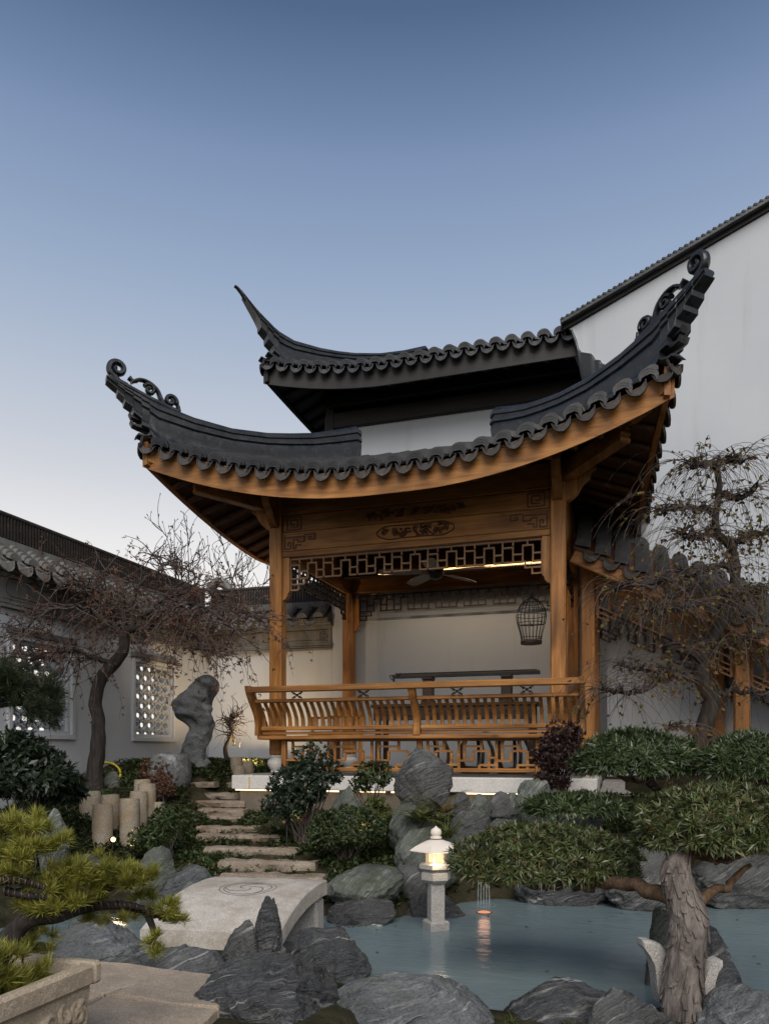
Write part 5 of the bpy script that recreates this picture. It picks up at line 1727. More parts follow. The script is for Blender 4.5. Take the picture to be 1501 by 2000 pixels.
def table():
    x0 = pw(722, 0, 9.3).x; y = 9.05; x1 = pw(1055, 0, 9.0).x
    t = empty('long_table', ((x0+x1)/2, y, FLOOR)); tag(t, 'long dark carved table behind the pavilion bench', 'table')
    w = (x1-x0)/2
    mb = MB(); mb.box(-w, w, -.22, .22, .79, .83, .008); mb.build('table_top', 'wood_dark', t)
    mb = MB(); mb.box(-w+.03, w-.03, -.20, -.175, .63, .789, .004)
    mb.build('apron', 'wood_dark', t)
    mb = MB(); r2 = random.Random(8)
    for j in range(60):
        x = r2.uniform(-w+.06, w-.06); z = r2.uniform(.65, .77); R_ = r2.uniform(.012, .026); ph = r2.uniform(0, 6.28)
        mb.tube([(x+R_*(1-i/11)*math.cos(ph+i*.6), -.204, z+R_*(1-i/11)*math.sin(ph+i*.6)) for i in range(9)], .005, 5)
    mb.build('apron_carving', 'wood_dark', t, smooth=True)
    for sx in (-1, 1):
        for sy in (-1, 1):
            mb = MB(); mb.box(sx*(w-.08)-.03, sx*(w-.08)+.03, sy*.16-.03, sy*.16+.03, 0, .789, .006); mb.build('leg', 'wood_dark', t)
    for z in (.50, .56):
        mb = MB(); mb.tube([(-w+.05, -.17, z), (w-.05, -.17, z)], .017, 8); mb.build('bamboo_rail', 'wood_lattice', t, smooth=True)
    for sx in (-.33, .62):
        s = empty('zither_stand', ((x0+x1)/2+sx*w*1.0, y, FLOOR+.831)); tag(s, 'dark carved block under the %s end of the long zither' % ('left' if sx < 0 else 'right'), 'stand', 'zither stands')
        mb = MB(); mb.box(-.075, .075, -.09, .09, 0, .05, .006); mb.build('foot', 'wood_dark', s)
        mb = MB(); mb.box(-.06, .06, -.07, .07, .051, .30, .006); mb.build('block', 'wood_dark', s)
        mb = MB(); mb.box(-.066, .066, -.08, .08, .301, .335, .006); mb.build('cap', 'wood_dark', s)
    z = FLOOR+.831+.336
    q = empty('zither', ((x0+x1)/2+.18*w, y, z)); tag(q, 'long thin black zither lying on two blocks above the bench rail', 'zither')
    a, b = -w*.95, w*.82
    mb = MB(); rings = []
    for f in (0, .02, .1, .3, .33, .36, .7, .9, .93, 1):
        wd_ = .085 - .02*f - (.012 if .3 < f < .36 or .88 < f < .95 else 0)
        rings.append([(lerp(a, b, f), -wd_, .0), (lerp(a, b, f), -wd_, .028), (lerp(a, b, f), 0, .048), (lerp(a, b, f), wd_, .028), (lerp(a, b, f), wd_, 0)])
    mb.loft(rings); mb.build('soundboard', 'wood_black', q, fix=True, auto=30)
    mb = MB()
    for j in range(7): mb.tube([(a+.03, -.045+.015*j, .052), (b-.03, -.035+.0117*j, .052)], .0015, 4)
    mb.build('strings', 'wire', q)
    mb = MB(); mb.box(a+.05, a+.07, -.07, .07, .03, .056, .003); mb.build('bridge', 'wood_dark', q)
    mb = MB()
    mb.tube(catmull([(a-.0, -.05, .03), (a-.03, -.08, .02), (a+.02, -.1, -.03), (a+.08, -.11, .02), (a+.12, -.1, .05)], 4), .006, 5); mb.build('tassel_cord', 'iron', q)
    mb = MB(); mb.tube([(a+.02, -.06, .0), (a+.02, -.06, -.05)], .012, 6); mb.build('peg', 'wood_black', q)
table()
def stool(px, d, lab):
    p = pw(px, 1500, d); t = empty('stool', (p.x, p.y, FLOOR)); tag(t, lab, 'stool', 'drum stools in the pavilion')
    mb = MB(); mb.lathe([(.10, .385), (.155, .39), (.17, .405), (.165, .43), (0, .435)], 24); mb.build('seat', 'wood_dark', t, fix=True, auto=40)
    mb = MB(); mb.lathe([(.12, .0), (.165, .005), (.165, .03), (.12, .035)], 24); mb.build('base_ring', 'wood_dark', t, fix=True, auto=40)
    for j in range(5):
        a = 2*math.pi*j/5+.3
        mb = MB(); pts = catmull([(.14*math.cos(a), .14*math.sin(a), .03), (.19*math.cos(a), .19*math.sin(a), .13), (.195*math.cos(a), .195*math.sin(a), .26), (.14*math.cos(a), .14*math.sin(a), .39)], 4)
        mb.tube(pts, .02, 8); mb.build('leg', 'wood_dark', t, smooth=True)
stool(842, 8.75, 'dark drum stool with curved legs, left of three behind the bench')
stool(928, 8.65, 'dark drum stool with curved legs, middle of three behind the bench')
stool(1000, 8.5, 'dark drum stool with curved legs, right of three behind the bench')
def chair():
    p = pw(655, 1500, 9.2); t = empty('armchair', (p.x, p.y, FLOOR), R(-35)); tag(t, 'wooden armchair at the left inside the pavilion', 'chair')
    mb = MB(); mb.box(-.27, .27, -.23, .23, .43, .47, .008); mb.build('seat', 'wood_x', t)
    for x in (-.24, .24):
        for y in (-.20, .20):
            mb = MB(); mb.box(x-.02, x+.02, y-.02, y+.02, 0, .43 if y < 0 else .92, .004); mb.build('leg', 'wood_z', t)
        mb = MB(); mb.bar((x, -.22, .66), (x, .2, .68), .04, .03, c=.005); mb.build('arm', 'wood_y', t)
        mb = MB(); mb.box(x-.015, x+.015, -.19, -.16, .47, .645, .003); mb.build('arm_post', 'wood_z', t)
    mb = MB(); mb.box(-.22, .22, .19, .21, .86, .92, .006); mb.build('top_rail', 'wood_x', t)
    mb = MB(); mb.box(-.07, .07, .19, .21, .47, .86, .004); mb.build('back_splat', 'wood_z', t)
chair()
# ------------------------------------------------------------------ garden lights and small things
def spot(px, py, d, lab, aim, energy, face=True, size=.028):
    p = pw(px, py, d); gzv = ground_z(p.x, p.y)
    t = empty('garden_spotlight', (p.x, p.y, min(gzv, p.z-.02))); tag(t, lab, 'light')
    h = p.z-t.location.z
    mb = MB(); mb.tube([(0, 0, -.05), (0, 0, h)], .008, 6); mb.build('stake', 'iron', t)
    dv = (Vector(aim)-p).normalized(); q = dv.to_track_quat('Z', 'Y')
    mb = MB(); mb.lathe([(size*.6, -.06), (size, -.03), (size, .03), (size*.85, .032), (size*.85, .01)], 16, cap=False); o = mb.build('housing', 'iron', t, fix=True, auto=50); o.location = (0, 0, h); o.rotation_mode = 'QUATERNION'; o.rotation_quaternion = q
    mb = MB(); mb.lathe([(0, .012), (size*.82, .014)], 16, cap=False); o = mb.build('lens', 'lamp_face', t); o.location = (0, 0, h); o.rotation_mode = 'QUATERNION'; o.rotation_quaternion = q
    ld = bpy.data.lights.new('spot_lamp', 'SPOT'); ld.energy = energy; ld.color = (1, .68, .36); ld.spot_size = R(120); ld.spot_blend = .8; ld.shadow_soft_size = .04
    lo = bpy.data.objects.new('spot_lamp', ld); COL.objects.link(lo); lo.parent = t; lo.location = Vector((0, 0, h)) + dv*.03
    lo.rotation_mode = 'QUATERNION'; lo.rotation_quaternion = (-dv).to_track_quat('Z', 'Y')
spot(220, 1640, 7.2, 'small lit spotlight in the ground cover before the granite posts', pw(330, 1640, 5.6), 14.0)
spot(493, 1497, 9.9, 'spotlight hidden by the far granite posts, warming the wall corner', pw(470, 1330, 11.2), 150.0, size=.035)
spot(1352, 1560, 6.9, 'uplight at the foot of the weeping tree', pw(1368, 1380, 7.4), 22.0)
spot(700, 1632, 7.0, 'small amber light in the round clipped shrub', pw(740, 1540, 7.2), 4, size=.03)
spot(560, 1600, 7.25, 'small light at the foot of the leafy shrub by the platform corner', pw(600, 1560, 7.6), 6.0, size=.03)
# yellow hose ring and its little stone by the maple
def hose():
    p, d = pw(207, 1532, 8.9), 8.9; t = empty('garden_hose', p, YAW); tag(t, 'yellow hose coil standing behind a small stone near the maple trunk', 'hose')
    mb = MB()
    for j in range(2):
        r = .17-.012*j; mb.tube([(r*math.cos(2*math.pi*i/30), .02*j, .12+r*.8*math.sin(2*math.pi*i/30)) for i in range(31)], .011, 7)
    mb.build('coil', 'yellow', t, smooth=True)
hose()
rock('rock', (197, 1506, 236, 1545), 8.7, 'rock_green', 71, 'small grey stone with the yellow hose behind it', depth=.6, ang=.4)
def tap():
    p = pw(632, 1606, 7.35); t = empty('garden_light_post', (p.x, p.y, ground_z(p.x, p.y))); tag(t, 'short dark post with a pale cap by the triangular rock', 'post')
    mb = MB(); mb.tube([(0, 0, -.05), (0, 0, .17)], .012, 8); mb.build('stem', 'iron', t)
    mb = MB(); mb.lathe([(.0, .165), (.015, .168), (.016, .185), (0, .19)], 10); mb.build('cap', 'granite', t, fix=True)
tap()

# ------------------------------------------------------------------ plants
NR = np.random.RandomState(5)
def unit(a): return a/np.maximum(np.linalg.norm(a, axis=-1, keepdims=True), 1e-9)
def leaf_quads(base, dirs, nrm, L, W, droop=0.0, shape=.45):
    """diamond leaves: base (n,3), direction (n,3), a rough normal (n,3), length and width (n,)"""
    s = unit(np.cross(dirs, nrm)); L = np.asarray(L)[:, None]; W = np.asarray(W)[:, None]
    up = unit(np.cross(s, dirs))
    mid = base + dirs*L*shape + up*L*.03
    tip = base + dirs*L + up*(-droop*L)
    return np.stack([base, mid+s*W, tip, mid-s*W], 1)
def rosettes(C, A, n, L, W, spread=(25, 80), droop=.1):
    """n leaves round each centre C about its axis A"""
    m = len(C)
    A = unit(A); ref = np.where(np.abs(A[:, 2:3]) < .9, np.array([[0, 0, 1.]]), np.array([[1., 0, 0]]))
    X = unit(np.cross(A, ref)); Y = np.cross(A, X)
    az = NR.uniform(0, 2*np.pi, (m, n)); th = np.radians(NR.uniform(spread[0], spread[1], (m, n)))
    D = A[:, None]*np.cos(th)[..., None] + (X[:, None]*np.cos(az)[..., None] + Y[:, None]*np.sin(az)[..., None])*np.sin(th)[..., None]
    B = np.repeat(C[:, None], n, 1) + NR.normal(0, .004, (m, n, 3))
    N = np.repeat(A[:, None], n, 1) + NR.normal(0, .25, (m, n, 3))
    l = L*NR.uniform(.65, 1.15, m*n); w = W*NR.uniform(.8, 1.2, m*n)
    return leaf_quads(B.reshape(-1, 3), unit(D.reshape(-1, 3)), unit(N.reshape(-1, 3)), l, w, droop)
def nz(p, k=1.0): return noise.noise(Vector((float(p[0])*k, float(p[1])*k, float(p[2])*k)))
def dome_points(c, rx, ry, rz, n, low=-.45, lump=.16, inner=.25, k=4.0):
    """points over a lumpy pad: camera-right, depth and up radii"""
    P = []; A = []
    rv = np.array([CA, SA, 0]); fv = np.array([-SA, CA, 0]); uv = np.array([0, 0, 1.])
    while len(P) < n:
        v = NR.normal(size=3); v /= np.linalg.norm(v)
        if v[2] < low: continue
        f = 1 + lump*nz(v*1.0+np.array([c[0], c[1], c[2]])*3, k*.5) + lump*.6*nz(v+np.array([c[0]*5, 1, 2]), k)
        r = f*(1 - inner*NR.rand()**2)
        if v[2] < 0: r *= 1-.25*abs(v[2])
        q = np.array([c[0], c[1], c[2]]) + rv*v[0]*rx*r + fv*v[1]*ry*r + uv*v[2]*rz*r*(1 if v[2] > 0 else .8)
        a = rv*v[0]/rx + fv*v[1]/ry + uv*v[2]/rz
        P.append(q); A.append(a/np.linalg.norm(a))
    return np.array(P), np.array(A)
def branch_to(mb, a, b, r0, r1, sag=.05, n=7, sides=6, wob=.03):
    a = Vector(a); b = Vector(b); pts = []
    for i in range(n+1):
        f = i/n; p = a.lerp(b, f); p.z += sag*math.sin(f*math.pi)
        if 0 < i < n: p += Vector((rnd.uniform(-wob, wob), rnd.uniform(-wob, wob), rnd.uniform(-wob, wob)*.6))
        pts.append(p)
    mb.tube(pts, [lerp(r0, r1, i/n) for i in range(n+1)], sides)
    return pts

# ---- podocarpus trees, clipped into cushions
def podo_tree(root, label, trunk_pts, trunk_r, pads, limbs, L=.075, W=.0052, mat='bark_podo', flakes=True, leaf='leaf_podo'):
    """pads: (px, py, rx_px, ry_px, d, n) with px radii; limbs join trunk to pads"""
    t = empty('podocarpus_tree', root); tag(t, label, 'tree')
    o0 = Vector(root)
    if trunk_pts:
        pts = catmull(trunk_pts, 6); n = len(pts); mb = MB(); rings = []
        rr = np.interp(np.linspace(0, 1, n), np.linspace(0, 1, len(trunk_r)), trunk_r)
        ns = 40
        for i, p in enumerate(pts):
            ring = []
            for j in range(ns):
                a = 2*math.pi*j/ns; q = Vector((math.cos(a), math.sin(a), 0))
                e = 1+.10*noise.noise(Vector((q.x*1.6, q.y*1.6, p.z*3)))+.09*noise.noise(Vector((q.x*6, q.y*6, p.z*7)))
                ring.append(p-o0+q*rr[i]*e)
            rings.append(ring)
        mb.loft(rings); mb.build('trunk', mat, t, fix=True, smooth=True)
        if flakes:                                 # long strips of peeling bark
            mb = MB(); r2 = random.Random(3)
            for j in range(230):
                f = r2.random(); i = min(n-2, int(f*(n-1))); p = pts[i]; a = r2.uniform(0, 6.28)
                q = Vector((math.cos(a), math.sin(a), 0)); tn = Vector((-q.y, q.x, 0)); r_ = rr[i]*1.0
                h = r2.uniform(.03, .11); w = r2.uniform(.008, .02); c = p-o0+q*(r_+.002); lift = r2.uniform(.004, .016)
                ax = (pts[i+1]-pts[i]).normalized()
                top = c+ax*h*.5; bot = c-ax*h*.5+q*lift
                tw = r2.uniform(-.012, .012)
                v = [top-tn*w*.6, top+tn*w*.7, c+tn*w+q*lift*.3, bot+tn*(w*.5+tw), bot-tn*(w*.7-tw), c-tn*w+q*lift*.3]
                v2 = [x-q*.006 for x in v]
                mb.loft([v, v2])
            mb.build('bark_flakes', mat, t, fix=True)['kind'] = 'stuff'
    mb = MB()
    for (a, b, r0, r1, sag) in limbs:
        branch_to(mb, Vector(a)-o0, Vector(b)-o0, r0, r1, sag, 9, 8, .02)
    for (px, py, rx, ry, d, n_) in pads:
        c = pw(px, py, d); k = sc_(d)
        for j in range(16):
            a = rnd.uniform(0, 6.28); f = rnd.uniform(.4, .85)
            e = c + Vector((CA, SA, 0))*math.cos(a)*rx*k*f + Vector((-SA, CA, 0))*math.sin(a)*rx*k*.6*f + Vector((0, 0, ry*k*rnd.uniform(-.35, .3)))
            branch_to(mb, c-o0-Vector((0, 0, ry*k*.55)), e-o0, .012, .004, -.02, 5, 5, .02)
    if mb.v: mb.build('branches', 'bark_brown', t, smooth=True)
    for (px, py, rx, ry, d, n_) in pads:
        c = pw(px, py, d); k = sc_(d)
        P, A = dome_points(c, rx*k, rx*k*.62, ry*k, n_, -.28)
        A = unit(A*1.2 + np.array([0, 0, .35]) + NR.normal(0, .40, A.shape))
        Q = np.concatenate([rosettes(P, A, 12, L, W, (28, 92), .16), rosettes(P+A*.008, A, 4, L*.55, W*.8, (5, 40), .05)])
        quads_np('foliage_pad', Q-np.array(o0), leaf, t)
b_ = pw(1338, 2040, 3.62)
podo_tree(b_, 'big cushion pruned tree with a thick peeling trunk at the right foreground',
          [pw(1335, 2060, 3.62), pw(1332, 1960, 3.62), pw(1338, 1870, 3.64), pw(1345, 1800, 3.66), pw(1330, 1745, 3.68), pw(1318, 1700, 3.7), pw(1330, 1650, 3.74)],
          [.106, .092, .083, .086, .078, .062, .045],
          [(1404, 1630, 160, 92, 3.8, 1250), (1064, 1692, 186, 76, 4.35, 1450)],
          [(pw(1318, 1755, 3.68), pw(1120, 1735, 4.3), .045, .022, .05), (pw(1350, 1770, 3.68), pw(1465, 1690, 3.8), .034, .012, -.02), (pw(1325, 1690, 3.7), pw(1400, 1650, 3.8), .04, .02, .02), (pw(1160, 1738, 4.2), pw(1020, 1720, 4.4), .02, .01, .02)], .058, .0046)
b_ = pw(1300, 1640, 6.9); b_.z = ground_z(b_.x, b_.y)
podo_tree(b_, 'cushion pruned tree on the far bank in front of the walkway',
          [b_, pw(1295, 1570, 6.5), pw(1270, 1530, 6.3), pw(1250, 1490, 6.3)], [.06, .055, .045, .03],
          [(1243, 1494, 118, 62, 6.25, 1300), (1128, 1580, 100, 26, 6.3, 560)],
          [(pw(1295, 1570, 6.3), pw(1170, 1590, 6.2), .035, .018, .02), (pw(1280, 1540, 6.3), pw(1240, 1500, 6.25), .03, .015, .02)], .080, .0064, 'bark_dark', False, 'leaf_podo_far')
b_ = pw(1470, 1640, 6.9); b_.z = ground_z(b_.x, b_.y)
podo_tree(b_, 'cushion pruned tree cut by the right edge of the picture',
          [b_, pw(1470, 1580, 6.6), pw(1460, 1530, 6.0)], [.055, .05, .03], [(1468, 1500, 98, 64, 5.9, 1050)], [(pw(1468, 1560, 5.9), pw(1440, 1510, 5.9), .03, .015, 0)], .078, .0062, 'bark_dark', False, 'leaf_podo_far')

# ---- needle tufts
def tufts(C, A, n, L, W=.0011, spread=(5, 75)):
    m = len(C); Q = rosettes(C, A, n, L, W, spread, .0)
    return Q
def pine_bonsai():
    c = Vector((-2.1, 1.95, .49)); t = empty('pine_bonsai', c); tag(t, 'wired pine bonsai with yellow green needles reaching out of the stone planter', 'bonsai')
    main = [c+Vector((.02, 0, 0)), pw(20, 1830, 2.62), pw(60, 1795, 2.62), pw(110, 1790, 2.66), pw(170, 1772, 2.75), pw(230, 1768, 2.8), pw(285, 1780, 2.85), pw(325, 1795, 2.86)]
    main = catmull(main, 6); mb = MB(); n = len(main)
    mb.tube([p-c for p in main], [lerp(.045, .009, (i/n)**.7) for i in range(n)], 10); mb.build('trunk', 'bark_dark', t, smooth=True)
    side = [[pw(60, 1795, 2.62), pw(40, 1745, 2.6), pw(60, 1700, 2.62), pw(20, 1640, 2.6)], [pw(110, 1790, 2.66), pw(130, 1735, 2.65), pw(190, 1700, 2.68)], [pw(170, 1772, 2.75), pw(215, 1735, 2.75), pw(270, 1715, 2.78)],
            [pw(10, 1740, 2.55), pw(60, 1750, 2.55), pw(120, 1755, 2.6)], [pw(285, 1780, 2.85), pw(300, 1820, 2.85), pw(300, 1850, 2.86)], [pw(230, 1768, 2.8), pw(262, 1770, 2.8), pw(330, 1790, 2.84)], [pw(0, 1720, 2.5), pw(40, 1720, 2.52), pw(90, 1735, 2.55)]]
    mb = MB(); wires = MB()
    for s in side:
        s = catmull(s, 5); m = len(s); mb.tube([p-c for p in s], [lerp(.016, .006, i/m) for i in range(m)], 7)
    mb.build('branches', 'bark_dark', t, smooth=True)
    for s, r_, turns in ((main[10:], .026, 22), (catmull(side[0], 6), .017, 9), (catmull(side[1], 6), .015, 8), (catmull(side[3], 6), .016, 9), (catmull(side[5], 6), .014, 8), (catmull(side[6], 6), .018, 9)):
        pts = []; N = turns*9; m = len(s)
        for i in range(N+1):
            f = i/N*(m-1); j = min(m-2, int(f)); p = s[j].lerp(s[j+1], f-j); tv = (s[j+1]-s[j]).normalized(); x = tv.orthogonal().normalized(); y = tv.cross(x); a = 2*math.pi*turns*i/N
            rr = r_*lerp(1, .5, i/N); pts.append(p-c+x*rr*math.cos(a)+y*rr*math.sin(a))
        wires.tube(pts, .0035, 5)
    wires.build('training_wire', 'wire', t, smooth=True)
    C = []; A = []
    cl = [(30, 1612, 60, 26, 2.6, 30), (85, 1640, 42, 26, 2.6, 20), (15, 1668, 45, 22, 2.55, 18), (62, 1665, 36, 24, 2.58, 16), (30, 1702, 30, 14, 2.55, 8),
          (95, 1725, 32, 20, 2.6, 14), (135, 1705, 40, 24, 2.64, 20), (180, 1705, 45, 28, 2.68, 24), (225, 1715, 40, 26, 2.72, 20), (262, 1720, 30, 22, 2.76, 14), (283, 1712, 20, 18, 2.78, 8),
          (150, 1745, 45, 20, 2.66, 20), (90, 1765, 40, 18, 2.6, 14), (135, 1765, 36, 16, 2.64, 12), (205, 1742, 36, 18, 2.72, 12), (235, 1800, 22, 14, 2.8, 6), (180, 1808, 22, 14, 2.76, 6),
          (318, 1775, 26, 20, 2.84, 10), (340, 1800, 18, 18, 2.86, 8), (302, 1838, 14, 12, 2.85, 4), (305, 1858, 13, 12, 2.85, 4), (280, 1760, 26, 16, 2.8, 8), (70, 1840, 34, 30, 2.66, 14)]
    for px, py, rx, ry, d, n_ in cl:
        k = sc_(d)
        for j in range(int(n_*.8)):
            a = rnd.uniform(0, 6.28); f = math.sqrt(rnd.random())
            p = pw(px, py, d)+Vector((CA, SA, 0))*math.cos(a)*rx*k*f+Vector((0, 0, 1))*math.sin(a)*ry*k*f+Vector((-SA, CA, 0))*rnd.uniform(-.05, .05)
            C.append(p-c); A.append((math.cos(a)*.45*f*CA+rnd.gauss(0, .2), math.cos(a)*.45*f*SA-.25+rnd.gauss(0, .2), .9))
    Q = tufts(np.array([tuple(x) for x in C]), np.array(A), 95, .050, .0013, (8, 90))
    quads_np('needles', Q, 'leaf_pine', t)
pine_bonsai()
def pine_small():
    c = Vector((-1.97, 2.14, .49)); t = empty('small_pine', c); tag(t, 'low dark green pine filling the planter beneath the bonsai branch', 'pine plant')
    C = []; A = []; mb = MB()
    for j in range(46):
        px, py = rnd.uniform(-20, 98), rnd.uniform(1862, 1945)
        if py < 1890 and px > 60 and rnd.random() < .4: continue
        p = pw(px, py, rnd.uniform(2.3, 2.62)); p.x = min(p.x, -1.87); p.y = min(p.y, 2.24); p.z = max(p.z, .53); C.append(p-c); A.append((rnd.gauss(0, .4), rnd.gauss(-.2, .4), .9))
        branch_to(mb, Vector((rnd.uniform(-.1, .0), rnd.uniform(-.15, .05), -.01)), p-c, .006, .003, .02, 4, 5, .005)
    mb.build('stems', 'bark_dark', t)
    quads_np('needles', tufts(np.array([tuple(x) for x in C]), np.array(A), 85, .060, .0012), 'leaf_pine', t)
pine_small()
def pine_left():
    b = pw(-60, 1560, 6.6); b.z = ground_z(b.x, b.y); t = empty('pine_tree', b); tag(t, 'dark pine whose needles hang in at the left edge above the leafy shrub', 'tree')
    mb = MB(); branch_to(mb, (0, 0, -.1), pw(-70, 1380, 6.6)-b, .07, .05, 0, 6, 8, .03)
    for e in ((20, 1350), (70, 1365), (100, 1380), (40, 1320), (10, 1380)): branch_to(mb, pw(-70, 1390, 6.6)-b, pw(*e, 6.5)-b, .03, .008, .03, 6, 6, .02)
    mb.build('trunk', 'bark_dark', t, smooth=True)
    C = []; A = []
    for j in range(330):
        px = rnd.uniform(-70, 112); py = 1362 + rnd.gauss(0, 20) - (30 if px < 50 else 0) + .0016*(px-20)**2*.8
        C.append(pw(px, py, rnd.uniform(6.2, 6.8))-b); A.append((rnd.gauss(.3, .4), rnd.gauss(0, .4), rnd.gauss(.1, .5)))
    quads_np('needles', tufts(np.array([tuple(x) for x in C]), np.array(A), 46, .13, .0022), 'leaf_pine_dark', t)
pine_left()

# ---- leafy shrubs
def shrub(name, label, blobs, mat, n_leaf, L, W, stems=8, cat='shrub', spread=(20, 85), per=6, base=None, stem_mat='bark_twig', lump=.22, inner=.6, low=-.8):
    px, py, rx, ry, d, n_ = blobs[0]
    if base is None: b = pw(px, py+ry, d)
    else: b = pw(base[0], base[1], base[2])
    b.z = ground_z(b.x, b.y)
    t = empty(name, b); tag(t, label, cat)
    mb = MB(); Qs = []
    for (px, py, rx, ry, d, n_) in blobs:
        c = pw(px, py, d); k = sc_(d)
        for j in range(stems):
            a = rnd.uniform(0, 6.28); f = rnd.uniform(.2, .85)
            e = c + Vector((CA, SA, 0))*math.cos(a)*rx*k*f + Vector((0, 0, 1))*math.sin(a)*ry*k*f*.9+Vector((-SA, CA, 0))*rnd.uniform(-.5, .5)*rx*k
            branch_to(mb, (rnd.uniform(-.04, .04), rnd.uniform(-.04, .04), -.02), e-b, .009, .003, .02, 6, 5, .02)
        P, A = dome_points(c, rx*k, rx*k*.75, ry*k, n_, low, lump, inner)
        A = unit(A+np.array([0, 0, .4])+NR.normal(0, .5, A.shape))
        Qs.append(rosettes(P, A, per, L, W, spread, .15))
    mb.build('stems', stem_mat, t, smooth=True)
    quads_np('foliage', np.concatenate(Qs)-np.array(b), mat, t)
    return t
shrub('leafy_shrub', 'dark feathery shrub filling the left edge below the pine', [(50, 1520, 95, 62, 6.6, 800), (110, 1545, 48, 42, 6.8, 300), (20, 1470, 60, 40, 6.5, 300)], 'leaf_dark', 6, .085, .013)
shrub('leafy_shrub', 'upright green shrub standing against the platform corner', [(585, 1540, 58, 48, 7.35, 560), (612, 1485, 40, 36, 7.45, 100), (560, 1575, 48, 34, 7.3, 260), (640, 1515, 30, 25, 7.4, 90)], 'leaf_dark', 6, .05, .011, base=(590, 1618, 7.35))
shrub('leafy_shrub', 'thin leafy shrub between platform shrub and the large boulder', [(730, 1518, 36, 30, 7.35, 160), (705, 1535, 22, 22, 7.4, 70)], 'leaf_shrub', 6, .045, .010, base=(728, 1590, 7.35))
shrub('clipped_shrub', 'low rounded clipped shrub left of the striped green rock', [(682, 1625, 78, 48, 6.8, 1150), (640, 1640, 40, 32, 6.7, 350)], 'leaf_shrub', 6, .032, .008, lump=.12, inner=.25, base=(680, 1672, 6.8))
shrub('purple_shrub', 'dark purple leaved shrub at the right end of the platform', [(1088, 1480, 46, 42, 7.1, 520), (1100, 1440, 38, 30, 7.2, 170), (1078, 1530, 32, 26, 7.1, 200)], 'leaf_purple', 6, .05, .008, base=(1090, 1590, 7.1))
shrub('low_shrub', 'reddish brown low shrub behind the granite posts beside the basin', [(318, 1540, 26, 30, 8.4, 160), (300, 1510, 30, 26, 8.5, 80)], 'leaf_maple', 5, .045, .008)
shrub('low_shrub', 'dull green low shrub right of the granite posts', [(335, 1605, 42, 32, 7.2, 320), (290, 1640, 40, 24, 7.0, 240)], 'leaf_cover', 5, .04, .009)
shrub('low_shrub', 'olive shrub behind the amber light at the striped green rock', [(735, 1590, 28, 34, 7.1, 200)], 'leaf_fern', 5, .04, .008)
shrub('low_shrub', 'dark shrub under the layered rock at the far bank', [(1020, 1640, 44, 30, 6.6, 260)], 'leaf_shrub', 5, .05, .008, base=(1020, 1640, 6.95))

# ---- fern and sedges: arching blades
def arching(name, label, px, py, d, n, L, W, mat, tilt=(25, 75), pinn=0, bias=(0, 0)):
    b = pw(px, py, d); b.z = b.z-.03; t = empty(name, b); tag(t, label, 'plant')
    Q = []; mb = MB(); r2 = random.Random(px)
    for j in range(n):
        a = r2.uniform(0, 6.28); th = R(r2.uniform(*tilt)); l = L*r2.uniform(.6, 1.1); hv = Vector((math.cos(a)+bias[0], math.sin(a)+bias[1], 0)).normalized()
        p = Vector((r2.uniform(-.03, .03), r2.uniform(-.03, .03), 0)); dirv = (hv*math.sin(th*.5)+Vector((0, 0, math.cos(th*.5)))).normalized(); seg = 9; pts = [p.copy()]
        for s in range(seg):
            dirv = (dirv + Vector((0, 0, -.14)) + hv*.05).normalized(); p = p+dirv*l/seg; pts.append(p.copy())
        sd = Vector((-hv.y, hv.x, 0))
        if not pinn:
            for s in range(seg):
                w0 = W*(1-(s/seg)**1.6); w1 = W*(1-((s+1)/seg)**1.6)
                Q.append([pts[s]-sd*w0, pts[s]+sd*w0, pts[s+1]+sd*w1, pts[s+1]-sd*w1])
        else:
            mb.tube(pts, .0022, 4)
            m = 15
            for s in range(m):
                f = (s+1.5)/(m+1.5)*seg; i = min(seg-1, int(f)); q = pts[i].lerp(pts[i+1], f-i); tv = (pts[i+1]-pts[i]).normalized(); ll = W*math.sin(min(1, .25+.9*(1-s/m))*math.pi*.5)*(1-s/m*.75)
                for sg in (-1, 1):
                    dv = (sd*sg*.9+tv*.45).normalized(); pp = tv*ll*.20
                    Q.append([q-pp*.5, q+dv*ll*.5-pp, q+dv*ll, q+dv*ll*.5+pp])
    if mb.v: mb.build('stems', 'leaf_fern', t)
    quads_np('fronds', np.array([[tuple(v) for v in q] for q in Q]), mat, t)
arching('fern', 'bright green fern in front of the large angular boulder', 822, 1598, 6.50, 24, .44, .070, 'leaf_fern', (50, 120), 1)
arching('fern', 'brownish fern leaning right of the bright fern', 862, 1585, 6.62, 14, .40, .055, 'leaf_weep', (30, 90), 1, (.5, 0))
arching('sedge', 'tuft of thin grass above the rounded green rock', 872, 1630, 6.22, 90, .36, .005, 'leaf_fern', (30, 115))
arching('sedge', 'tuft of thin grass beside the layered rock', 1015, 1628, 6.3, 60, .30, .005, 'leaf_fern', (30, 100))
arching('sedge', 'small grass tuft at the bottom between two pond edge boulders', 1000, 1992, 3.5, 60, .12, .003, 'leaf_fern', (60, 140))
arching('sedge', 'small grass tuft at the bottom under the mossy dark boulder', 1120, 1996, 3.45, 60, .11, .003, 'leaf_fern', (60, 140))

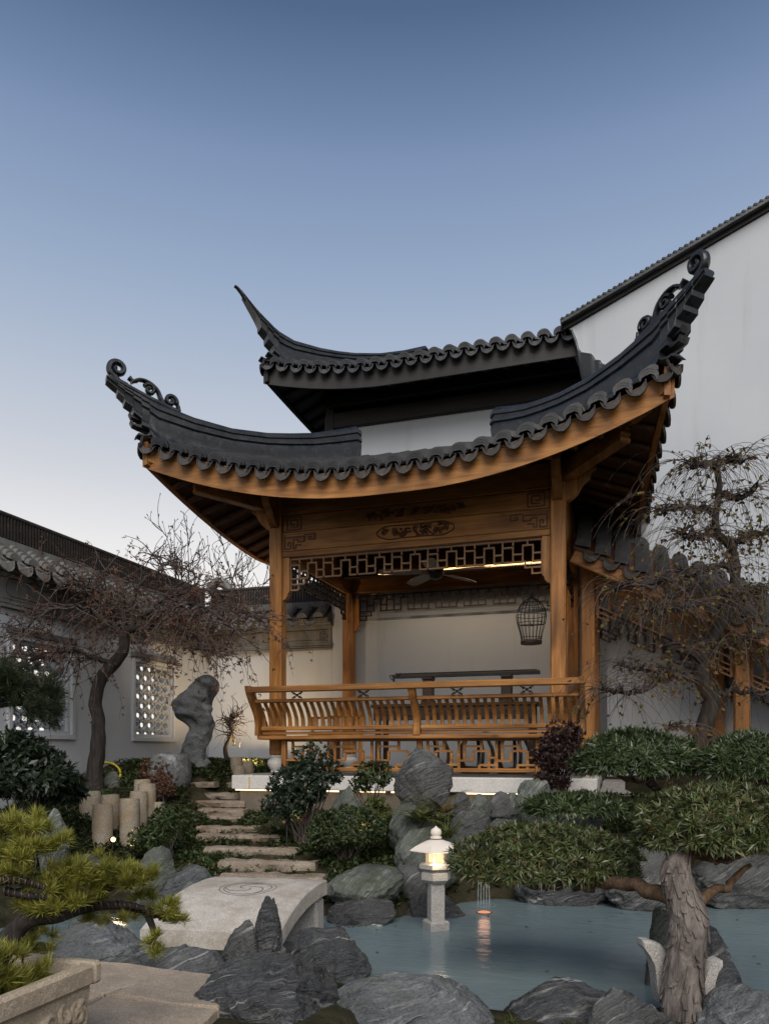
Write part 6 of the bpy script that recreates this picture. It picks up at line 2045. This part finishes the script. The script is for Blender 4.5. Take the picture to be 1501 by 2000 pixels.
# ---- maple
def maple():
    d = 8.5; b = pw(182, 1545, d); b.z = ground_z(b.x, b.y)-.03; t = empty('maple_tree', b); tag(t, 'weeping maple with a crooked trunk and dry brown leaves before the left wall', 'tree')
    tp = [pw(182, 1550, d), pw(186, 1500, d), pw(192, 1450, d), pw(192, 1405, d), pw(186, 1370, d), pw(198, 1325, d), pw(222, 1298, d), pw(241, 1270, d), pw(244, 1240, d), pw(256, 1229, d), pw(285, 1225, d)]
    c = catmull(tp, 5); n = len(c); mb = MB()
    rr = np.interp(np.linspace(0, 1, n), [0, .08, .3, .6, .85, 1], [.125, .088, .072, .066, .052, .038])
    rings = []
    for i, p in enumerate(c):
        tv = (c[min(i+1, n-1)]-c[max(i-1, 0)]).normalized(); x = tv.cross(Vector((0, 1, 0))).normalized(); y = tv.cross(x); ring = []
        for j in range(16):
            a = 2*math.pi*j/16; e = 1+.16*noise.noise(Vector((math.cos(a)*1.5, math.sin(a)*1.5, i*.35)))
            ring.append(p-b+(x*math.cos(a)+y*math.sin(a))*rr[i]*e)
        rings.append(ring)
    mb.loft(rings); mb.build('trunk', 'bark_dark', t, fix=True, smooth=True)
    # limbs, px/py/d lists
    L = [[(285, 1225, 8.5), (330, 1215, 8.4), (380, 1200, 8.3), (440, 1190, 8.1), (500, 1200, 8.0)], [(270, 1227, 8.5), (290, 1190, 8.5), (330, 1165, 8.5), (380, 1150, 8.5), (430, 1165, 8.4)],
         [(246, 1245, 8.5), (200, 1205, 8.4), (150, 1185, 8.2), (90, 1195, 8.0), (40, 1235, 7.8)], [(222, 1298, 8.5), (185, 1285, 8.4), (140, 1270, 8.2), (100, 1275, 8.1), (50, 1300, 8.0)],
         [(244, 1240, 8.5), (235, 1195, 8.5), (200, 1160, 8.5), (150, 1140, 8.5), (110, 1150, 8.4)], [(260, 1228, 8.5), (255, 1180, 8.6), (280, 1130, 8.7), (320, 1110, 8.8), (300, 1085, 8.8)],
         [(285, 1225, 8.5), (320, 1195, 8.2), (370, 1180, 8.0), (420, 1200, 7.8), (470, 1240, 7.6)], [(250, 1235, 8.5), (215, 1190, 8.7), (180, 1150, 8.8), (210, 1110, 8.9)],
         [(300, 1222, 8.5), (330, 1225, 8.2), (370, 1240, 8.0), (400, 1275, 7.9)]]
    mb = MB(); paths = []
    for l in L:
        p = catmull([pw(*q) for q in l], 6); p = [q+Vector((rnd.uniform(-.02, .02), rnd.uniform(-.02, .02), rnd.uniform(-.02, .02))) for q in p]; p[0] = pw(*l[0]); m = len(p); paths.append(p)
        mb.tube([q-b for q in p], [lerp(.036, .008, (i/m)**.8) for i in range(m)], 7)
    mb.build('limbs', 'bark_maple', t, smooth=True)
    tw = MB(); C = []; ends = []
    for j in range(560):
        p = rnd.choice(paths); i = rnd.randrange(3, len(p)); s = p[i]
        dirv = Vector((rnd.gauss(0, 1), rnd.gauss(0, .8), rnd.gauss(.15, .55))).normalized()
        out = (s - pw(260, 1240, 8.5)); out.z *= .3
        dirv = (dirv + out.normalized()*.6).normalized(); Ls = rnd.uniform(.25, .62); seg = 6; q = s.copy(); pts = [q-b]
        for k in range(seg):
            dirv = (dirv+Vector((rnd.gauss(0, .22), rnd.gauss(0, .22), rnd.gauss(-.11, .18)))).normalized(); q = q+dirv*Ls/seg; pts.append(q-b)
            if k > 1: C.append(q-b)
        tw.tube(pts, [lerp(.0075, .0022, k/seg) for k in range(seg+1)], 4, False)
        ends.append((q, dirv))
    for q0, dv in ends[:230]:                           # hanging tips
        q = q0.copy(); dirv = dv.copy(); pts = [q-b]; Ls = rnd.uniform(.12, .5)
        for k in range(6):
            dirv = (dirv+Vector((rnd.gauss(0, .2), rnd.gauss(0, .2), -.42))).normalized(); q = q+dirv*Ls/6; pts.append(q-b); C.append(q-b)
        tw.tube(pts, [lerp(.0035, .0014, k/6) for k in range(7)], 3, False)
    for j in range(24):                                 # low weeping shoots in front of the wall
        p = rnd.choice(paths[2:4]+paths[6:]); q = p[rnd.randrange(8, len(p))].copy(); dirv = Vector((rnd.gauss(0, .5), rnd.gauss(-.2, .4), -.2)).normalized(); pts = [q-b]; Ls = rnd.uniform(.5, 1.15)
        for k in range(10):
            dirv = (dirv+Vector((rnd.gauss(0, .22), rnd.gauss(0, .2), -.22))).normalized(); q = q+dirv*Ls/10
            if q.z < 1.15: break
            pts.append(q-b)
            if k > 2 and rnd.random() < .75: C.append(q-b)
        if len(pts) > 2: tw.tube(pts, [lerp(.004, .0013, k/len(pts)) for k in range(len(pts))], 3, False)
    tw.build('twigs', 'bark_twig', t)
    C = np.array([tuple(x) for x in C])
    C = C[NR.rand(len(C)) < .72] + 0
    C = C + NR.normal(0, .02, C.shape)
    A = NR.normal(0, 1, C.shape); A[:, 2] -= .4
    quads_np('dry_leaves', rosettes(C, A, 5, .042, .0062, (10, 80), .3), 'leaf_maple', t)
maple()

# ---- weeping tree at the right, with arching whips
def weeping():
    d = 7.35; b = pw(1368, 1500, d); b.z = ground_z(b.x, b.y)-.03; t = empty('weeping_tree', b); tag(t, 'tall trained tree with drooping bare whips and a few yellow leaves at right', 'tree')
    tp = [pw(1368, 1510, d), pw(1366, 1466, d), pw(1376, 1415, d), pw(1390, 1364, d), pw(1368, 1328, d), pw(1375, 1280, d), pw(1405, 1220, d), pw(1428, 1160, d), pw(1436, 1110, d), pw(1424, 1065, d), pw(1401, 1042, d), pw(1397, 1005, d), pw(1404, 955, d), pw(1399, 908, d)]
    c = catmull(tp, 5); n = len(c); mb = MB()
    rr = np.interp(np.linspace(0, 1, n), [0, .1, .3, .55, .75, 1], [.12, .085, .075, .05, .04, .026])
    mb.tube([p-b+Vector((rnd.uniform(-.006, .006), rnd.uniform(-.006, .006), 0)) for p in c], list(rr), 12); mb.build('trunk', 'bark_dark', t, smooth=True)
    L = [[(1399, 912, d), (1375, 905, d), (1350, 915, d-.1)], [(1399, 908, d), (1425, 900, d), (1445, 905, d-.1)], [(1397, 1000, d), (1350, 992, d-.1), (1310, 993, d-.2), (1285, 1005, d-.2)], [(1404, 960, d), (1440, 972, d-.1), (1475, 955, d-.2)],
         [(1401, 1042, d), (1375, 1045, d), (1345, 1055, d-.1), (1330, 1040, d-.1)], [(1424, 1065, d), (1460, 1050, d), (1501, 1040, d)], [(1436, 1115, d), (1400, 1105, d-.2), (1340, 1125, d-.4), (1270, 1140, d-.5), (1200, 1150, d-.5)],
         [(1428, 1160, d), (1370, 1170, d-.2), (1310, 1195, d-.3), (1260, 1190, d-.4)], [(1420, 1180, d), (1460, 1160, d), (1501, 1150, d)], [(1385, 1270, d), (1430, 1250, d-.1), (1490, 1240, d-.2)],
         [(1368, 1328, d), (1320, 1318, d-.1), (1265, 1310, d-.2), (1210, 1300, d-.3)], [(1320, 1318, d-.1), (1260, 1345, d-.2), (1205, 1352, d-.3), (1175, 1348, d-.3)], [(1390, 1360, d), (1430, 1350, d), (1490, 1355, d)], [(1366, 1440, d), (1330, 1418, d-.1), (1300, 1425, d-.1)], [(1372, 1440, d), (1395, 1450, d-.1), (1410, 1465, d-.1)], [(1375, 1290, d), (1330, 1270, d-.2), (1290, 1265, d-.3)]]
    mb = MB(); paths = []
    for l in L:
        p = catmull([pw(*q) for q in l], 6); p = [q+Vector((rnd.gauss(0, .012), rnd.gauss(0, .012), rnd.gauss(0, .014))) for q in p]; m = len(p); paths.append(p)
        mb.tube([q-b for q in p], [lerp(.034, .011, (i/m)**.7)*(1+.25*rnd.random()) for i in range(m)], 7)
        for k in range(int(m*1.6)):                     # knuckles and spurs
            q = p[rnd.randrange(2, m)]; e = q+Vector((rnd.gauss(0, .05), rnd.gauss(0, .05), abs(rnd.gauss(.02, .04))))
            mb.tube([q-b, q.lerp(e, .5)-b+Vector((0, 0, .01)), e-b], [.012, .010, .004], 5)
    mb.build('limbs', 'bark_dark', t, smooth=True)
    tw = MB(); C = []
    for j in range(1050):
        pi = rnd.choice(range(len(paths)-4 if rnd.random() < .6 else len(paths))); 
        if pi in (6, 7) and rnd.random() < .0: continue
        p = paths[pi] if rnd.random() < .88 else paths[rnd.choice((6, 7, 8))]
        q = p[rnd.randrange(3, len(p))].copy(); a = rnd.uniform(0, 6.28); dirv = Vector((math.cos(a)*.8, math.sin(a)*.7, rnd.uniform(.1, 1.0))).normalized(); Ls = rnd.uniform(.3, 1.1); pts = [q-b]; seg = 9
        for k in range(seg):
            dirv = (dirv+Vector((rnd.gauss(0, .08), rnd.gauss(0, .08), -.27))).normalized(); q = q+dirv*Ls/seg; pts.append(q-b)
            if rnd.random() < .13: C.append(q-b)
        tw.tube(pts, [lerp(.0034, .0012, k/seg) for k in range(seg+1)], 3, False)
    tw.build('whips', 'bark_twig', t)
    for j in range(430):
        p = paths[rnd.choice((6, 7, 8, 9, 5, 4, 15))]; q = p[rnd.randrange(2, len(p))]; C.append(q-b+Vector((rnd.gauss(0, .12), rnd.gauss(0, .1), rnd.gauss(-.06, .12))))
    C = np.array([tuple(x) for x in C]); A = NR.normal(0, 1, C.shape); A[:, 2] -= 1.0
    quads_np('leaves', rosettes(C, A, 2, .046, .016, (5, 60), .2), 'leaf_weep', t)
weeping()

# ---- bare trees beyond the short wall, and the dwarf tree before it
def bare(px0, d, shoots, label, base_z=.9, seed=1):
    r2 = random.Random(seed); b = pw(px0, 1480, d); b.z = base_z; t = empty('bare_tree', b); tag(t, label, 'tree')
    top = pw(px0, 1215, d); mb = MB(); mb.tube([Vector((0, 0, -.1)), (top-b)*.5+Vector((.03, 0, 0)), top-b], [.05, .04, .03], 8); mb.build('trunk', 'bark_bare', t, smooth=True)
    tw = MB(); bud = MB()
    def shoot(a, e, r, depth):
        pts = []; n = 8
        bow = Vector((r2.gauss(0, .05), r2.gauss(0, .05), 0))
        for k in range(n+1):
            f = k/n; pts.append(a.lerp(e, f)+bow*math.sin(f*math.pi)-b)
        tw.tube(pts, [lerp(r, .0035, k/n) for k in range(n+1)], 5)
        u = (pts[-1]-pts[-2]).normalized(); bud.tube([pts[-1], pts[-1]+u*.02, pts[-1]+u*.045], [.004, .009, .001], 5)
        if depth:
            for k in range(5 if depth == 2 else 2):
                i = r2.randrange(2, n); dv = ((pts[i+1]-pts[i]).normalized()+Vector((r2.gauss(0, .6), r2.gauss(0, .5), .25))).normalized()
                s = pts[i]+b; shoot(s, s+dv*r2.uniform(.15, .42), r*.6, depth-1)
    for (px, py) in shoots: shoot(top+Vector((r2.gauss(0, .1), 0, r2.uniform(-.1, .1))), pw(px, py, d+r2.uniform(-.3, .3)), .014, 2)
    tw.build('branches', 'bark_bare', t, smooth=True); bud.build('buds', 'bark_bare', t)
bare(355, 13.0, [(318, 1022), (330, 1030), (341, 1018), (353, 1040), (372, 1075), (300, 1085), (365, 1020), (390, 1060)], 'bare tree with upright budding shoots rising over the left wall ridge', seed=2)
bare(455, 12.6, [(405, 1050), (430, 1045), (470, 1060), (415, 1075), (500, 1085), (525, 1095), (490, 1050)], 'bare spreading tree behind the short wall beside the pavilion column', seed=5)
def dwarf():
    d = 10.0; b = pw(446, 1490, d); b.z = ground_z(b.x, b.y)-.02; t = empty('dwarf_tree', b); tag(t, 'little bare crooked tree in the wall corner lit from below', 'tree')
    c = catmull([b, pw(440, 1462, d), pw(452, 1435, d), pw(448, 1412, d), pw(455, 1400, d)], 5); mb = MB(); m = len(c)
    mb.tube([p-b for p in c], [lerp(.035, .016, i/m) for i in range(m)], 8); mb.build('trunk', 'bark_maple', t, smooth=True)
    tw = MB(); C = []
    for j in range(70):
        q = c[rnd.randrange(m//2, m)].copy(); a = rnd.uniform(0, 6.28); dirv = Vector((math.cos(a), math.sin(a)*.7, rnd.uniform(-.1, .6))).normalized(); pts = [q-b]; Ls = rnd.uniform(.15, .5)
        for k in range(6):
            dirv = (dirv+Vector((rnd.gauss(0, .55), rnd.gauss(0, .45), rnd.gauss(0, .4)))).normalized(); q = q+dirv*Ls/6; pts.append(q-b)
        tw.tube(pts, [lerp(.008, .002, k/6) for k in range(7)], 4, False)
    tw.build('branches', 'bark_twig', t)
    C = np.array([tuple(pw(455+rnd.gauss(0, 8), 1443+rnd.gauss(0, 8), d)-b) for j in range(14)]); quads_np('leaves', rosettes(C, NR.normal(0, 1, C.shape), 4, .04, .012, (10, 80), .2), 'leaf_weep', t)
dwarf()

# ---- ground cover and litter: nobody could count it
def cover():
    P = []
    while len(P) < 15000:
        x = NR.uniform(-6.2, 1.6); y = NR.uniform(5.4, 10.4)
        if x > -4.3 and y > 7.72 and x < -.2: continue
        if x > -.2 and y > 8.4: continue
        if y < 7.6 and pond_sd(x, y) < .06: continue
        if nz((x, y, 4), 1.3) < -.25 and NR.rand() < .8: continue
        if any(abs(x-a) < w*.95 and -.10 < y-b < .12 for a, b, w in STEP_XY): continue
        P.append((x, y, ground_z(x, y)+NR.uniform(0, .045)))
    P = np.array(P); A = NR.normal(0, .45, P.shape); A[:, 2] = 1
    o = quads_np('ground_cover', rosettes(P, A, 6, .05, .008, (30, 95), .2), 'leaf_cover'); struct(o, 'stuff'); o['label'] = 'dark green creeping ground cover over the bank'; o['category'] = 'ground cover'
    P = []
    while len(P) < 900:
        x = NR.uniform(-6.2, -2.6); y = NR.uniform(5.6, 9.8)
        if x > -4.3 and y > 7.72: continue
        if pond_sd(x, y) < .05: continue
        P.append((x, y, ground_z(x, y)+.04+NR.uniform(0, .03)))
    P = np.array(P); A = NR.normal(0, .5, P.shape); A[:, 2] = 1
    o = quads_np('leaf_litter', rosettes(P, A, 2, .035, .009, (50, 100), .1), 'leaf_dry'); struct(o, 'stuff'); o['label'] = 'fallen dry brown leaves scattered over the bank'; o['category'] = 'leaves'
cover()
def floaters():
    P = []
    while len(P) < 46:
        x = NR.uniform(-2.2, 1.4); y = NR.uniform(4.2, 6.9)
        if pond_sd(x, y) > -.12: continue
        P.append((x, y, .004))
    P = np.array(P); A = np.tile(np.array([[0, 0, 1.]]), (len(P), 1))
    o = quads_np('floating_leaves', rosettes(P, A, 1, .035, .010, (86, 90), 0), 'leaf_weep'); struct(o, 'stuff'); o['label'] = 'small yellow brown leaves floating on the pond'; o['category'] = 'leaves'
floaters()
